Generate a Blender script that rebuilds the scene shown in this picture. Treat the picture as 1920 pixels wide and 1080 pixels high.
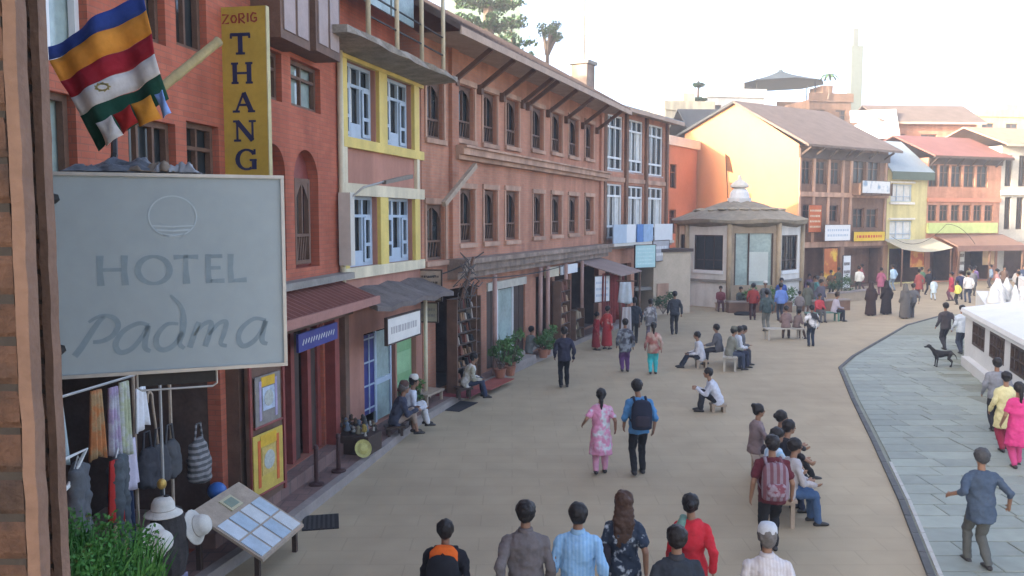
import bpy, bmesh, math, random
from mathutils import Vector, Matrix, noise
random.seed(7)
R = math.radians
scene = bpy.context.scene
COL = scene.collection
for o in list(bpy.data.objects): bpy.data.objects.remove(o)
# ---------------------------------------------------------------- camera
cam = bpy.data.objects.new('camera', bpy.data.cameras.new('camera')); COL.objects.link(cam)
cam.location = (0, 0, 4.6); cam.rotation_euler = (R(90 - 4.645), 0, 0)
cam.data.lens = 30; cam.data.sensor_width = 36; cam.data.clip_start = 0.05; cam.data.clip_end = 3000
scene.camera = cam
# ---------------------------------------------------------------- sky, sun, exposure
TO_SUN = (-0.875, -0.484); SUN_EL = 15.5
w = bpy.data.worlds.new('World'); scene.world = w; w.use_nodes = True
nt = w.node_tree; bg = nt.nodes['Background']
sky = nt.nodes.new('ShaderNodeTexSky'); sky.sky_type = 'NISHITA'; sky.sun_disc = False
sky.sun_elevation = R(SUN_EL); sky.sun_rotation = math.atan2(TO_SUN[0], TO_SUN[1])
sky.air_density = 0.55; sky.dust_density = 10.0; sky.ozone_density = 0.0; sky.altitude = 1300
nt.links.new(sky.outputs[0], bg.inputs[0]); bg.inputs[1].default_value = 0.15
sl = bpy.data.lights.new('sun', 'SUN'); sl.energy = 2.0; sl.angle = R(0.6); sl.color = (1, .88, .70)
sun = bpy.data.objects.new('sun', sl); COL.objects.link(sun)
sv = Vector((TO_SUN[0] * math.cos(R(SUN_EL)), TO_SUN[1] * math.cos(R(SUN_EL)), math.sin(R(SUN_EL))))
sun.rotation_euler = sv.to_track_quat('Z', 'Y').to_euler(); sun.location = (-30, -30, 40)
vs = scene.view_settings
vs.view_transform = 'Standard'; vs.look = 'None'; vs.gamma = 1; vs.use_curve_mapping = False; vs.exposure = 2.92

# ---------------------------------------------------------------- materials
MATS = {}
def mk(name, col, rough=.8, var=.14, scale=2.5, bump=0, bscale=60, spec=.25, brick=None, metal=0, stripe=None, alt=None, altscale=1, altcut=.5, trans=0, streak=0):
    if name in MATS: return MATS[name]
    m = bpy.data.materials.new(name); m.use_nodes = True; t = m.node_tree; N = t.nodes; L = t.links
    b = N['Principled BSDF']; b.inputs['Roughness'].default_value = rough; b.inputs['Metallic'].default_value = metal
    b.inputs['Specular IOR Level'].default_value = spec
    g = N.new('ShaderNodeNewGeometry'); tc = N.new('ShaderNodeTexCoord')
    def nz(sc, det=4):
        n = N.new('ShaderNodeTexNoise'); n.inputs['Scale'].default_value = sc; n.inputs['Detail'].default_value = det
        L.new(g.outputs['Position'], n.inputs['Vector']); return n.outputs['Fac']
    csock = None; hsock = None
    if brick:
        bw, bh, c2, mort, msz = brick
        sx = N.new('ShaderNodeSeparateXYZ'); L.new(tc.outputs['Object'], sx.inputs[0])
        ad = N.new('ShaderNodeMath'); ad.operation = 'ADD'; L.new(sx.outputs['X'], ad.inputs[0]); L.new(sx.outputs['Y'], ad.inputs[1])
        cb = N.new('ShaderNodeCombineXYZ')
        if bh < 0:   # lies flat
            L.new(sx.outputs['X'], cb.inputs[0]); L.new(sx.outputs['Y'], cb.inputs[1]); bh = -bh
        else:
            L.new(ad.outputs[0], cb.inputs[0]); L.new(sx.outputs['Z'], cb.inputs[1])
        bt = N.new('ShaderNodeTexBrick'); bt.inputs['Scale'].default_value = 1
        bt.inputs['Brick Width'].default_value = bw; bt.inputs['Row Height'].default_value = bh
        bt.inputs['Mortar Size'].default_value = msz; bt.inputs['Mortar Smooth'].default_value = .3
        bt.inputs['Color1'].default_value = (*col, 1); bt.inputs['Color2'].default_value = (*c2, 1); bt.inputs['Mortar'].default_value = (*mort, 1)
        L.new(cb.outputs[0], bt.inputs['Vector']); csock = bt.outputs['Color']; hsock = bt.outputs['Fac']
    elif alt:
        mx = N.new('ShaderNodeMix'); mx.data_type = 'RGBA'
        mx.inputs[6].default_value = (*col, 1); mx.inputs[7].default_value = (*alt, 1)
        rp = N.new('ShaderNodeMapRange'); rp.inputs[1].default_value = altcut - .06; rp.inputs[2].default_value = altcut + .06
        L.new(nz(altscale, 3), rp.inputs[0]); L.new(rp.outputs[0], mx.inputs[0]); csock = mx.outputs[2]
    elif stripe:
        c2, freq, axis = stripe
        sx = N.new('ShaderNodeSeparateXYZ'); L.new(tc.outputs['Object'], sx.inputs[0])
        mm = N.new('ShaderNodeMath'); mm.operation = 'MULTIPLY'; mm.inputs[1].default_value = freq; L.new(sx.outputs[axis], mm.inputs[0])
        fr = N.new('ShaderNodeMath'); fr.operation = 'FRACT'; L.new(mm.outputs[0], fr.inputs[0])
        gt = N.new('ShaderNodeMath'); gt.operation = 'GREATER_THAN'; gt.inputs[1].default_value = .5; L.new(fr.outputs[0], gt.inputs[0])
        mx = N.new('ShaderNodeMix'); mx.data_type = 'RGBA'; mx.inputs[6].default_value = (*col, 1); mx.inputs[7].default_value = (*c2, 1)
        L.new(gt.outputs[0], mx.inputs[0]); csock = mx.outputs[2]
    hs = N.new('ShaderNodeHueSaturation')
    if csock: L.new(csock, hs.inputs['Color'])
    else: hs.inputs['Color'].default_value = (*col, 1)
    a1 = N.new('ShaderNodeMath'); a1.operation = 'ADD'; L.new(nz(scale), a1.inputs[0])
    m5 = N.new('ShaderNodeMath'); m5.operation = 'MULTIPLY'; m5.inputs[1].default_value = .6; L.new(nz(scale * 7, 2), m5.inputs[0]); L.new(m5.outputs[0], a1.inputs[1])
    mr = N.new('ShaderNodeMapRange'); mr.inputs[1].default_value = .45; mr.inputs[2].default_value = 1.15
    mr.inputs[3].default_value = 1 - var; mr.inputs[4].default_value = 1 + var
    vsock = mr.outputs[0]
    if streak:
        mp = N.new('ShaderNodeMapping'); mp.inputs['Scale'].default_value = (1.6, 1.6, .22); L.new(g.outputs['Position'], mp.inputs[0])
        sn = N.new('ShaderNodeTexNoise'); sn.inputs['Scale'].default_value = 1.3; sn.inputs['Detail'].default_value = 6; L.new(mp.outputs[0], sn.inputs['Vector'])
        sr = N.new('ShaderNodeMapRange'); sr.inputs[1].default_value = .36; sr.inputs[2].default_value = .62; sr.inputs[3].default_value = 1 - streak; sr.inputs[4].default_value = 1 + streak*.25; L.new(sn.outputs['Fac'], sr.inputs[0])
        ml = N.new('ShaderNodeMath'); ml.operation = 'MULTIPLY'; L.new(vsock, ml.inputs[0]); L.new(sr.outputs[0], ml.inputs[1]); vsock = ml.outputs[0]
    L.new(a1.outputs[0], mr.inputs[0]); L.new(vsock, hs.inputs['Value']); L.new(hs.outputs[0], b.inputs['Base Color'])
    if bump or hsock:
        bp = N.new('ShaderNodeBump'); bp.inputs['Strength'].default_value = bump or .4; bp.inputs['Distance'].default_value = .01
        if hsock:
            iv = N.new('ShaderNodeMath'); iv.operation = 'SUBTRACT'; iv.inputs[0].default_value = 1; L.new(hsock, iv.inputs[1])
            L.new(iv.outputs[0], bp.inputs['Height'])
        else: L.new(nz(bscale, 3), bp.inputs['Height'])
        L.new(bp.outputs[0], b.inputs['Normal'])
    if trans:
        b.inputs['Transmission Weight'].default_value = trans
    MATS[name] = m; return m

def srgb(r, g, b):
    f = lambda c: (c / 255 / 12.92) if c / 255 < .04045 else ((c / 255 + .055) / 1.055) ** 2.4
    return (f(r), f(g), f(b))
brickd = lambda n, c, c2, mort: mk(n, c, .9, .2, .6, brick=(.24, .075, c2, mort, .008), bump=.35, streak=.22)
M_red = brickd('red brick', (.42, .125, .072), (.36, .10, .058), (.29, .11, .072))
M_brick = brickd('orange brick', (.45, .215, .132), (.41, .185, .115), (.37, .22, .16))
M_brown = brickd('brown brick', (.20, .115, .075), (.17, .095, .062), (.17, .12, .09))
M_orange = mk('orange plaster', (.50, .225, .108), .9, .07, .7, bump=.2, bscale=30)
M_annex = mk('terracotta plaster', (.38, .175, .11), .9, .14, .8)
M_pier = mk('pier brick', (.085, .047, .031), .85, .5, 5, bump=.8, bscale=70, alt=(.055, .036, .028), altscale=9, altcut=.52)
M_pierlit = mk('pier lit edge', (.165, .103, .073), .85, .22, 6, bump=.5, bscale=50)  # paler tone paints sky light on the street-facing brick sides
M_mortar = mk('mortar', (.04, .035, .03), .95, .2, 8, bump=.4)
M_yellow = mk('yellow paint', (.60, .47, .13), .6, .12, 2, streak=.16)
M_ypanel = mk('pink render', (.40, .20, .145), .9, .1, 1.5, streak=.2)
M_cream = mk('cream paint', (.60, .54, .38), .6, .12, 3, streak=.22)
M_pale = mk('pale yellow plaster', (.50, .45, .22), .9, .12, 1, streak=.2)
M_white = mk('whitewash', (.60, .59, .55), .85, .12, 1.2, bump=.2, bscale=12, streak=.15)
M_stupa = mk('thick whitewash', (.56, .57, .56), .9, .08, 1.5, bump=.5, bscale=8)
M_wframe = mk('white frame', (.62, .64, .64), .5, .06)
M_bframe = mk('blue grey frame', (.34, .42, .50), .5, .12, 4)
M_wood = mk('brown timber', (.13, .075, .05), .65, .3, 6, bump=.2)
M_dwood = mk('dark timber', (.055, .036, .028), .6, .3, 6, bump=.2)
M_redwood = mk('red timber', (.20, .05, .04), .55, .25, 6)
M_lwood = mk('weathered timber', (.34, .27, .2), .8, .25, 8, bump=.3)
M_glass = mk('window glass', (.03, .035, .036), .2, .3, 1, spec=.4)
M_paleglass = mk('pale glass', (.28, .36, .34), .15, .3, 1.3, spec=.6)
M_curtain = mk('pale curtain', (.55, .56, .53), .9, .2, 5)
M_tile = mk('roof tile', (.13, .10, .087), .85, .25, 1.5, bump=.5, bscale=14)
M_redroof = mk('red roof sheet', (.20, .085, .07), .7, .2, 1.2)
M_greyroof = mk('grey roof sheet', (.27, .33, .36), .6, .14, 1)
M_dkroof = mk('dark roof', (.05, .055, .06), .8, .2, 1)
M_conc = mk('grey concrete', (.22, .205, .18), .9, .25, 2.5, bump=.3, bscale=25)
M_lconc = mk('pale concrete', (.50, .48, .42), .9, .15, 1)
M_soff = mk('eave soffit', (.38, .29, .225), .9, .2, 2)
M_cornice = mk('cornice render', (.43, .275, .195), .9, .18, 2, streak=.3)
M_cornice2 = mk('weathered cornice', (.25, .19, .15), .9, .35, 3, streak=.35)
M_ground = mk('buff paving', (.375, .302, .196), .85, .17, .22, brick=(.95, -.48, (.36, .288, .187), (.32, .258, .168), .01), bump=.12)
M_path = mk('grey flagstone', (.262, .285, .238), .7, .22, .5, bump=.25, bscale=20)
M_path2 = mk('pale flagstone', (.285, .308, .255), .7, .2, .6, bump=.25, bscale=20)
M_path3 = mk('worn flagstone', (.242, .264, .222), .7, .2, .6, bump=.25, bscale=20)
M_joint = mk('joint dirt', (.225, .235, .185), .95, .2, 2)
M_kerb = mk('dark kerb stone', (.10, .10, .095), .85, .3, 2)
M_lkerb = mk('pale kerb stone', (.42, .41, .37), .85, .2, 2)
M_pave = mk('maroon paving', (.20, .125, .105), .85, .2, 1.5, brick=(.3, -.3, (.17, .105, .09), (.12, .09, .08), .012), bump=.2)
M_stone = mk('step stone', (.26, .225, .2), .85, .2, 2, bump=.3)
M_metal = mk('dull aluminium', (.38, .38, .36), .45, .15, 6, metal=.5)
M_dark = mk('black iron', (.025, .025, .025), .6, .3, 8)
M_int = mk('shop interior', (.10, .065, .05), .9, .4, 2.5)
M_signface = mk('sign face', (.285, .345, .365), .55, .07, 3, streak=.07)
M_signtxt = mk('faded lettering', (.185, .245, .275), .6, .12, 9)
M_leaf = mk('leaf', (.055, .12, .03), .6, .5, 3)
M_leaf2 = mk('dark leaf', (.04, .085, .03), .6, .5, 2)
M_lgreen = mk('bright fern', (.05, .16, .03), .55, .45, 12)
M_bark = mk('bark', (.12, .09, .07), .9, .3, 5)
M_tarp = mk('grey plastic', (.085, .095, .11), .4, .35, 9, bump=.3)
M_skin = mk('skin', (.26, .145, .09), .55, .08, 6)
M_hair = mk('black hair', (.014, .011, .01), .45, .3, 30, bump=.4, bscale=160)
M_bhair = mk('brown hair', (.06, .03, .018), .45, .35, 30, bump=.4, bscale=160)
M_shoe = mk('dark shoe', (.03, .027, .025), .5, .2, 9)
M_bamboo = mk('bamboo', (.30, .245, .115), .5, .3, 9)
def cloth(c, var=.16): 
    c = tuple(round(v, 3) for v in c)
    return mk('cloth %s %s %s' % c, c, .9, var, 7, bump=.25, bscale=35, spec=.1)

# ---------------------------------------------------------------- mesh helpers
class MB:
    def __init__(s): s.v = []; s.f = []; s.m = []; s.cm = 0
    def add(s, vs, fs):
        n = len(s.v); s.v += [tuple(v) for v in vs]; s.f += [tuple(i + n for i in f) for f in fs]; s.m += [s.cm] * len(fs); return s
    def box(s, x0, x1, y0, y1, z0, z1):
        return s.add([(x0,y0,z0),(x1,y0,z0),(x1,y1,z0),(x0,y1,z0),(x0,y0,z1),(x1,y0,z1),(x1,y1,z1),(x0,y1,z1)],
            [(3,2,1,0),(4,5,6,7),(0,1,5,4),(1,2,6,5),(2,3,7,6),(3,0,4,7)])
    def quad(s, a, b, c, d): return s.add([a, b, c, d], [(0, 1, 2, 3)])
    def tri(s, a, b, c): return s.add([a, b, c], [(0, 1, 2)])
    def loft(s, rings, cap=True):
        n = len(rings[0]); vs = [p for r in rings for p in r]; fs = []
        for i in range(len(rings) - 1):
            for j in range(n):
                fs.append((i*n+j, i*n+(j+1)%n, (i+1)*n+(j+1)%n, (i+1)*n+j))
        if cap: fs.append(tuple(reversed(range(n)))); fs.append(tuple(range((len(rings)-1)*n, len(rings)*n)))
        return s.add(vs, fs)
    def ell(s, secs, seg=14):
        """secs: (center, ax, ay) vectors"""
        return s.loft([[Vector(c) + Vector(ax) * math.cos(2*math.pi*j/seg) + Vector(ay) * math.sin(2*math.pi*j/seg) for j in range(seg)] for c, ax, ay in secs])
    def cap(s, a, b, ra, rb, seg=10, q=3):
        a = Vector(a); b = Vector(b); d = b - a
        if d.length < 1e-5: d = Vector((0, 0, 1e-3)); b = a + d
        d = d.normalized(); x = d.orthogonal().normalized(); y = d.cross(x); secs = []
        for i in range(q):
            t = math.pi/2 * (1 - (i + .25) / q); secs.append((a - d * ra * math.sin(t), x * ra * math.cos(t), y * ra * math.cos(t)))
        secs.append((a, x*ra, y*ra)); secs.append((b, x*rb, y*rb))
        for i in range(q):
            t = math.pi/2 * (i + .75) / q; secs.append((b + d * rb * math.sin(t), x * rb * math.cos(t), y * rb * math.cos(t)))
        return s.ell(secs, seg)
    def sph(s, c, rx, ry, rz, seg=14, n=9):
        c = Vector(c)
        return s.ell([(c + Vector((0, 0, -rz * math.cos(math.pi * (i + .2) / (n + .4 - 1)))), Vector((rx * math.sin(math.pi * (i + .2) / (n - .6)), 0, 0)), Vector((0, ry * math.sin(math.pi * (i + .2) / (n - .6)), 0))) for i in range(n)], seg)
    def tube(s, pts, r, seg=8):
        pts = [Vector(p) for p in pts]; secs = []
        rs = r if isinstance(r, (list, tuple)) else [r] * len(pts)
        d0 = (pts[1] - pts[0]).normalized(); x = d0.orthogonal().normalized()
        for i, p in enumerate(pts):
            d = (pts[min(i+1, len(pts)-1)] - pts[max(i-1, 0)]).normalized()
            x = (x - d * x.dot(d)).normalized(); y = d.cross(x); secs.append((p, x*rs[i], y*rs[i]))
        return s.ell(secs, seg)
    def bar(s, a, b, w, h):
        a = Vector(a); b = Vector(b); d = (b - a).normalized(); u = Vector((0, 0, 1)) if abs(d.z) < .95 else Vector((1, 0, 0))
        x = d.cross(u).normalized() * w / 2; y = d.cross(x.normalized()).normalized() * h / 2
        return s.loft([[p + x + y, p - x + y, p - x - y, p + x - y] for p in (a, b)])
    def lathe(s, prof, c=(0, 0, 0), seg=16):
        c = Vector(c); return s.loft([[c + Vector((r * math.cos(2*math.pi*j/seg), r * math.sin(2*math.pi*j/seg), z)) for j in range(seg)] for r, z in prof])
    def ribbon(s, pts, wd, th=.003, closed=False, off=0):
        """flat stroke in the local x-z plane, front at y=-th"""
        P = [Vector((p[0], 0, p[1])) for p in pts]; n = len(P); ws = wd if isinstance(wd, (list, tuple)) else [wd] * n
        Lp = []; Rp = []
        for i in range(n):
            a = P[(i-1) % n] if closed else P[max(i-1, 0)]; b = P[(i+1) % n] if closed else P[min(i+1, n-1)]
            d = (b - a).normalized(); nn = Vector((-d.z, 0, d.x)) * ws[i] / 2; Lp.append(P[i] + nn); Rp.append(P[i] - nn)
        for i in range(n if closed else n - 1):
            j = (i + 1) % n; f = Vector((0, -th - off, 0)); bk = Vector((0, -off, 0))
            q = [Lp[i], Lp[j], Rp[j], Rp[i]]
            s.add([p + f for p in q] + [p + bk for p in q], [(0,1,2,3), (7,6,5,4), (0,4,5,1), (2,6,7,3), (1,5,6,2), (3,7,4,0)])
        return s
    def mesh(s, name, mats, smooth=False):
        me = bpy.data.meshes.new(name); me.from_pydata(s.v, [], s.f); me.validate()
        for m in (mats if isinstance(mats, (list, tuple)) else [mats]): me.materials.append(m)
        if len(s.m) == len(me.polygons): me.polygons.foreach_set('material_index', s.m)
        if smooth: me.polygons.foreach_set('use_smooth', [True] * len(me.polygons))
        return me
    def build(s, name, mats, parent=None, loc=(0, 0, 0), rz=0, smooth=False):
        return link(name, s.mesh(name, mats, smooth), parent, loc, rz)
def link(name, me, parent=None, loc=(0, 0, 0), rz=0):
    o = bpy.data.objects.new(name, me); COL.objects.link(o); o.parent = parent; o.location = loc; o.rotation_euler = (0, 0, rz); return o
def tag(o, label=None, cat=None, group=None, kind=None):
    if label: o['label'] = label
    if cat: o['category'] = cat
    if group: o['group'] = group
    if kind: o['kind'] = kind
    return o
def thing(name, label, cat, loc=(0, 0, 0), rz=0, group=None):
    return tag(link(name, None, None, loc, rz), label, cat, group)
def struct(o): o['kind'] = 'structure'; return o
def jit(a): return random.uniform(-a, a)
# ================================================================ ground
g = MB(); g.quad((-900, -900, 0), (900, -900, 0), (900, 900, 0), (-900, 900, 0))
struct(g.build('ground', M_ground))
KERB = [(4.2, 6.5), (5.41, 10.68), (6.36, 13.6), (7.47, 17.27), (8.69, 21.42), (10.14, 26.09), (11.45, 28.34), (13.35, 31.15), (17.08, 36.67), (21.5, 41.5)]
WALLP = [(13.2, 17.0), (12.9, 20.9), (14.9, 27.3), (17.0, 30), (24, 36), (30, 40)]
def interp(P, y):
    for (x0, y0), (x1, y1) in zip(P, P[1:]):
        if y0 <= y <= y1: return x0 + (x1 - x0) * (y - y0) / (y1 - y0)
    return P[0][0] if y < P[0][1] else P[-1][0]
pm = MB()
ys = [6.5 + i * .5 for i in range(70)]
for a, b in zip(ys, ys[1:]):
    rx = lambda y: max(interp(KERB, y) + .5, interp([(24, 5), (22, 17), (22, 28), (26, 41.5)], y))
    pm.quad((interp(KERB, a), a, .004), (rx(a), a, .004), (rx(b), b, .004), (interp(KERB, b), b, .004))
path = struct(pm.build('stone_path', M_joint))
slabs = []
for k, (lw, mm) in enumerate([(.92, M_path), (1.15, M_path2), (.78, M_path3), (1.02, M_path)]):
    b = MB(); e = .012
    b.loft([[(0, 0, 0), (lw, 0, 0), (lw, .5, 0), (0, .5, 0)], [(0, 0, .012), (lw, 0, .012), (lw, .5, .012), (0, .5, .012)], [(e, e, .018), (lw-e, e, .018), (lw-e, .5-e, .018), (e, .5-e, .018)]])
    slabs.append((lw, b.mesh('slab', mm)))
y = 9.2; n = 0
while y < 33:
    ka, kb_ = interp(KERB, y) + .14, interp(KERB, y + .5) + .14; x = max(ka, kb_) + random.uniform(.3, .9); lim = interp(WALLP, y) - .3
    if x < lim and n < 298:
        b = MB(); b.loft([[(ka, y, zz), (x-.02, y, zz), (x-.02, y+.5, zz), (kb_, y+.5, zz)] for zz in (0, .018)]); link('slab', b.mesh('slab', random.choice((M_path, M_path2, M_path3))), path, (0, 0, .006)); n += 1
    while n < 298:
        lw, me = random.choice(slabs)
        if x + lw > lim or x > .62 * y + .6: break
        link('slab', me, path, (x, y, .006 + jit(.003)), R(jit(.5))); x += lw + .025; n += 1
    y += .525
kerb = struct(link('kerb', None)); 
kb = MB(); kb.loft([[(-.13, 0, 0), (.13, 0, 0), (.13, 1, 0), (-.13, 1, 0)], [(-.11, .01, .03), (.11, .01, .03), (.11, .99, .03), (-.11, .99, .03)]]); km = [kb.mesh('kerb_stone', M_kerb), kb.mesh('kerb_stone', M_lkerb)]
for i, ((x0, y0), (x1, y1)) in enumerate(zip(KERB[:-1], KERB[1:])):
    L_ = math.hypot(x1-x0, y1-y0); k = max(1, round(L_ / .8)); a = math.atan2(y1-y0, x1-x0) - math.pi/2
    for j in range(k):
        t = j / k; pale = (y0 + (y1-y0)*t) < 15.6 and y0 > 6
        o = link('kerb_stone', km[0], kerb, (x0+(x1-x0)*t, y0+(y1-y0)*t, .004), a); o.scale = (.42, L_/k*.985, 1)
        if pale:
            o = link('kerb_stone', km[1], kerb, (x0+(x1-x0)*t+.12, y0+(y1-y0)*t, .004), a); o.scale = (.26, L_/k*.985, .9)
# raised pavement along the shops
PAVE = [(-5.6, 3.0), (-4.6, 7), (-3.72, 10.68), (-3.25, 12.51), (-2.68, 15.39), (-2.08, 18.62), (-.95, 22.42), (.80, 27.07), (2.75, 31.84), (5.4, 37.6)]
pv = MB(); pk = MB()
for (a, b) in zip(PAVE, PAVE[1:]):
    pv.quad((a[0]-4, a[1], .15), (a[0]-.16, a[1], .15), (b[0]-.16, b[1], .15), (b[0]-4, b[1], .15))
    pk.loft([[(p[0]-.16, p[1], 0), (p[0], p[1], 0), (p[0]-.01, p[1], .155), (p[0]-.16, p[1], .155)] for p in (a, b)])
struct(pv.build('pavement', M_pave)); pvk = struct(pk.build('pavement_kerb', M_stone))
st = MB(); st.loft([[(-6, y_, .15), (x_, y_, .15), (x_, y_, .36), (-6, y_, .36)] for x_, y_ in ((-4.0, 11.2), (-3.06, 16.6))])
struct(st.build('shop_step', M_pave))
# ================================================================ house kit
def house(name, label, f0, f1, h, depth, wm, ops, cat='building', base=0, dop=.2):
    W = math.hypot(f1[0]-f0[0], f1[1]-f0[1]); rz = math.atan2(f1[1]-f0[1], f1[0]-f0[0])
    root = thing(name, label, cat, (f0[0], f0[1], base), rz); root['W'] = W
    mb = MB(); front(mb, 0, W, 0, h, ops, dop)
    mb.quad((0, 0, 0), (0, 0, h), (0, depth, h), (0, depth, 0)); mb.quad((W, 0, 0), (W, depth, 0), (W, depth, h), (W, 0, h))
    mb.quad((0, depth, 0), (0, depth, h), (W, depth, h), (W, depth, 0)); mb.quad((0, 0, h), (W, 0, h), (W, depth, h), (0, depth, h))
    mb.build('wall', wm, root); return root, W
def front(mb, X0, X1, Z0, Z1, ops, d, y=0):
    xs = sorted({X0, X1, *[o[0] for o in ops], *[o[1] for o in ops]}); zs = sorted({Z0, Z1, *[o[2] for o in ops], *[o[3] for o in ops]})
    for a, b in zip(xs, xs[1:]):
        for c, e in zip(zs, zs[1:]):
            mx, mz = (a+b)/2, (c+e)/2
            if any(o[0] < mx < o[1] and o[2] < mz < o[3] for o in ops): continue
            mb.quad((a, y, c), (b, y, c), (b, y, e), (a, y, e))
    for x0, x1, z0, z1 in [o[:4] for o in ops]:
        k = y + d
        mb.quad((x0, y, z0), (x0, y, z1), (x0, k, z1), (x0, k, z0)); mb.quad((x1, y, z0), (x1, k, z0), (x1, k, z1), (x1, y, z1))
        mb.quad((x0, y, z1), (x1, y, z1), (x1, k, z1), (x0, k, z1)); mb.quad((x0, y, z0), (x0, k, z0), (x1, k, z0), (x1, y, z0))
WC = {}
def window(root, x0, x1, z0, z1, style='plain', y=.1, fm=None, gm=None):
    w_, h_ = x1-x0, z1-z0; key = (style, round(w_, 1), round(h_, 1), fm, gm)
    if key not in WC:
        f = MB(); p = MB(); c = None; t = .07 if style != 'tiny' else .09
        f.box(0, t, 0, .08, 0, h_); f.box(w_-t, w_, 0, .08, 0, h_); f.box(t, w_-t, 0, .08, 0, t); f.box(t, w_-t, 0, .08, h_-t, h_)
        V = lambda x, a, b, tt=.045: f.box(x-tt/2, x+tt/2, .008, .072, a, b)
        Hh = lambda z, a=t, b=w_-t, tt=.05: f.box(a, b, .004, .076, z-tt/2, z+tt/2)
        if style == 'lattice':
            Hh(h_*.34); V(w_/2, h_*.34+.025, h_-t)
            for k in range(1, 5): f.bar((t + (w_-2*t)*k/5-.05, .04, t), (t + (w_-2*t)*k/5+.05, .04, h_*.34-.02), .03, .03)
            for sx in (0, 1):
                xa = t if sx == 0 else w_-t
                f.add([(xa, .01, h_-t), (w_/2, .01, h_-t), (xa, .01, h_-t-.3), (xa + (.12 if sx == 0 else -.12), .01, h_-t-.13)], [(0, 2, 3, 1)] if sx == 0 else [(0, 1, 3, 2)])
            c = MB(); c.box(t+.02, w_*.4, .085, .095, h_*.36, h_-t)
        elif style == 'grid':
            t2 = .075
            Hh(h_*.22, tt=.09); Hh(h_*.78, tt=.09)
            for k in (1, 2):
                V(w_*k/3, t, h_*.22-.045, t2); V(w_*k/3, h_*.78+.045, h_-t, t2); V(w_*k/3, h_*.22+.045, h_*.78-.045, .06)
            f.box(-.06, w_+.06, -.06, .0, -.08, -.0)
            c = MB(); c.box(t+.03, w_*.42, .085, .095, h_*.24, h_*.78); c.box(w_*.6, w_-t-.02, .085, .095, h_*.24, h_*.76)
        elif style == 'shutter':
            for k in (1, 2): V(w_*k/3, t, h_-t, .07)
            Hh(h_*.72, tt=.06)
            for a, b in ((t, w_/3), (w_*2/3, w_-t)):
                a += .035; b -= .035
                f.box(a, a+.07, -.03, -.002, h_*.05, h_*.70); f.box(b-.07, b, -.03, -.002, h_*.05, h_*.70)
                for zz in (.05, .28, .66): f.box(a+.07, b-.07, -.03, -.002, h_*zz, h_*zz+.07)
            f.box(w_/3+.035, w_*2/3-.035, .0, .07, t, h_*.22)
            c = MB(); c.box(w_/3+.04, w_*.5, .083, .093, h_*.24, h_-t)
        elif style == 'tri':
            for k in (1, 2): V(w_*k/3, t, h_-t)
            Hh(h_*.3)
        elif style == 'niche':
            for k in (1, 2, 3): V(w_*k/4, t, h_-t, .02)
            Hh(h_*.5, tt=.03)
        else: V(w_/2, t, h_-t); Hh(h_*.66)
        p.box(t*.5, w_-t*.5, .1, .11, t*.5, h_-t*.5)
        WC[key] = (f.mesh('window', fm or M_wood), p.mesh('pane', gm or M_glass), c.mesh('curtain', M_curtain) if c else None)
    f, p, c = WC[key]
    o = link('window', f, root, (x0, y, z0)); link('pane', p, o)
    if c and random.random() < .8: link('curtain', c, o)
    return o
def box(name, m, parent, *a, **k): return MB().box(*a).build(name, m, parent, **k)
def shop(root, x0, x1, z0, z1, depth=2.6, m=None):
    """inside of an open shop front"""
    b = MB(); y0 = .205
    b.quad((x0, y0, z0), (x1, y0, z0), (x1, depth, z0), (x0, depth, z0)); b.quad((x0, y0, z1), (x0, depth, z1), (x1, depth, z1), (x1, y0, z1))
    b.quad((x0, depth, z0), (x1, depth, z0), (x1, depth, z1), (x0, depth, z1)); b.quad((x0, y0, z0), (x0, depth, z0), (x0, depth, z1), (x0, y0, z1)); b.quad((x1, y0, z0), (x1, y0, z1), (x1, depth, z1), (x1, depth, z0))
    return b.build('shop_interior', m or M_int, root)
def roof2(root, W, ye, ze, yr, zr, yb, zb, m, name='roof', x0=-.3, x1=.3, soff=M_soff, th=.12):
    b = MB(); A, B = x0, W + x1
    b.cm = 0
    for (ya, za), (yc, zc) in (((ye, ze), (yr, zr)), ((yr, zr), (yb, zb))):
        b.loft([[(x, ya, za), (x, yc, zc), (x, yc, zc+th), (x, ya, za+th)] for x in (A, B)])
    o = b.build(name, m, root)
    s_ = MB(); s_.quad((A+.02, ye+.04, ze-.02), (A+.02, .0, ze+.02), (B-.02, .0, ze+.02), (B-.02, ye+.04, ze-.02)); s_.box(A, B, ye-.03, ye+.02, ze-.09, ze+th*.7)
    s_.build('soffit', soff, o); return o
def ribs(mb, W, y0, z0, y1, z1, step, r, x0=0):
    n = int((W - x0) / step)
    for i in range(n + 1): mb.tube([(x0 + i*step, y0, z0), (x0 + i*step, y1, z1)], r, 5)
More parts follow.
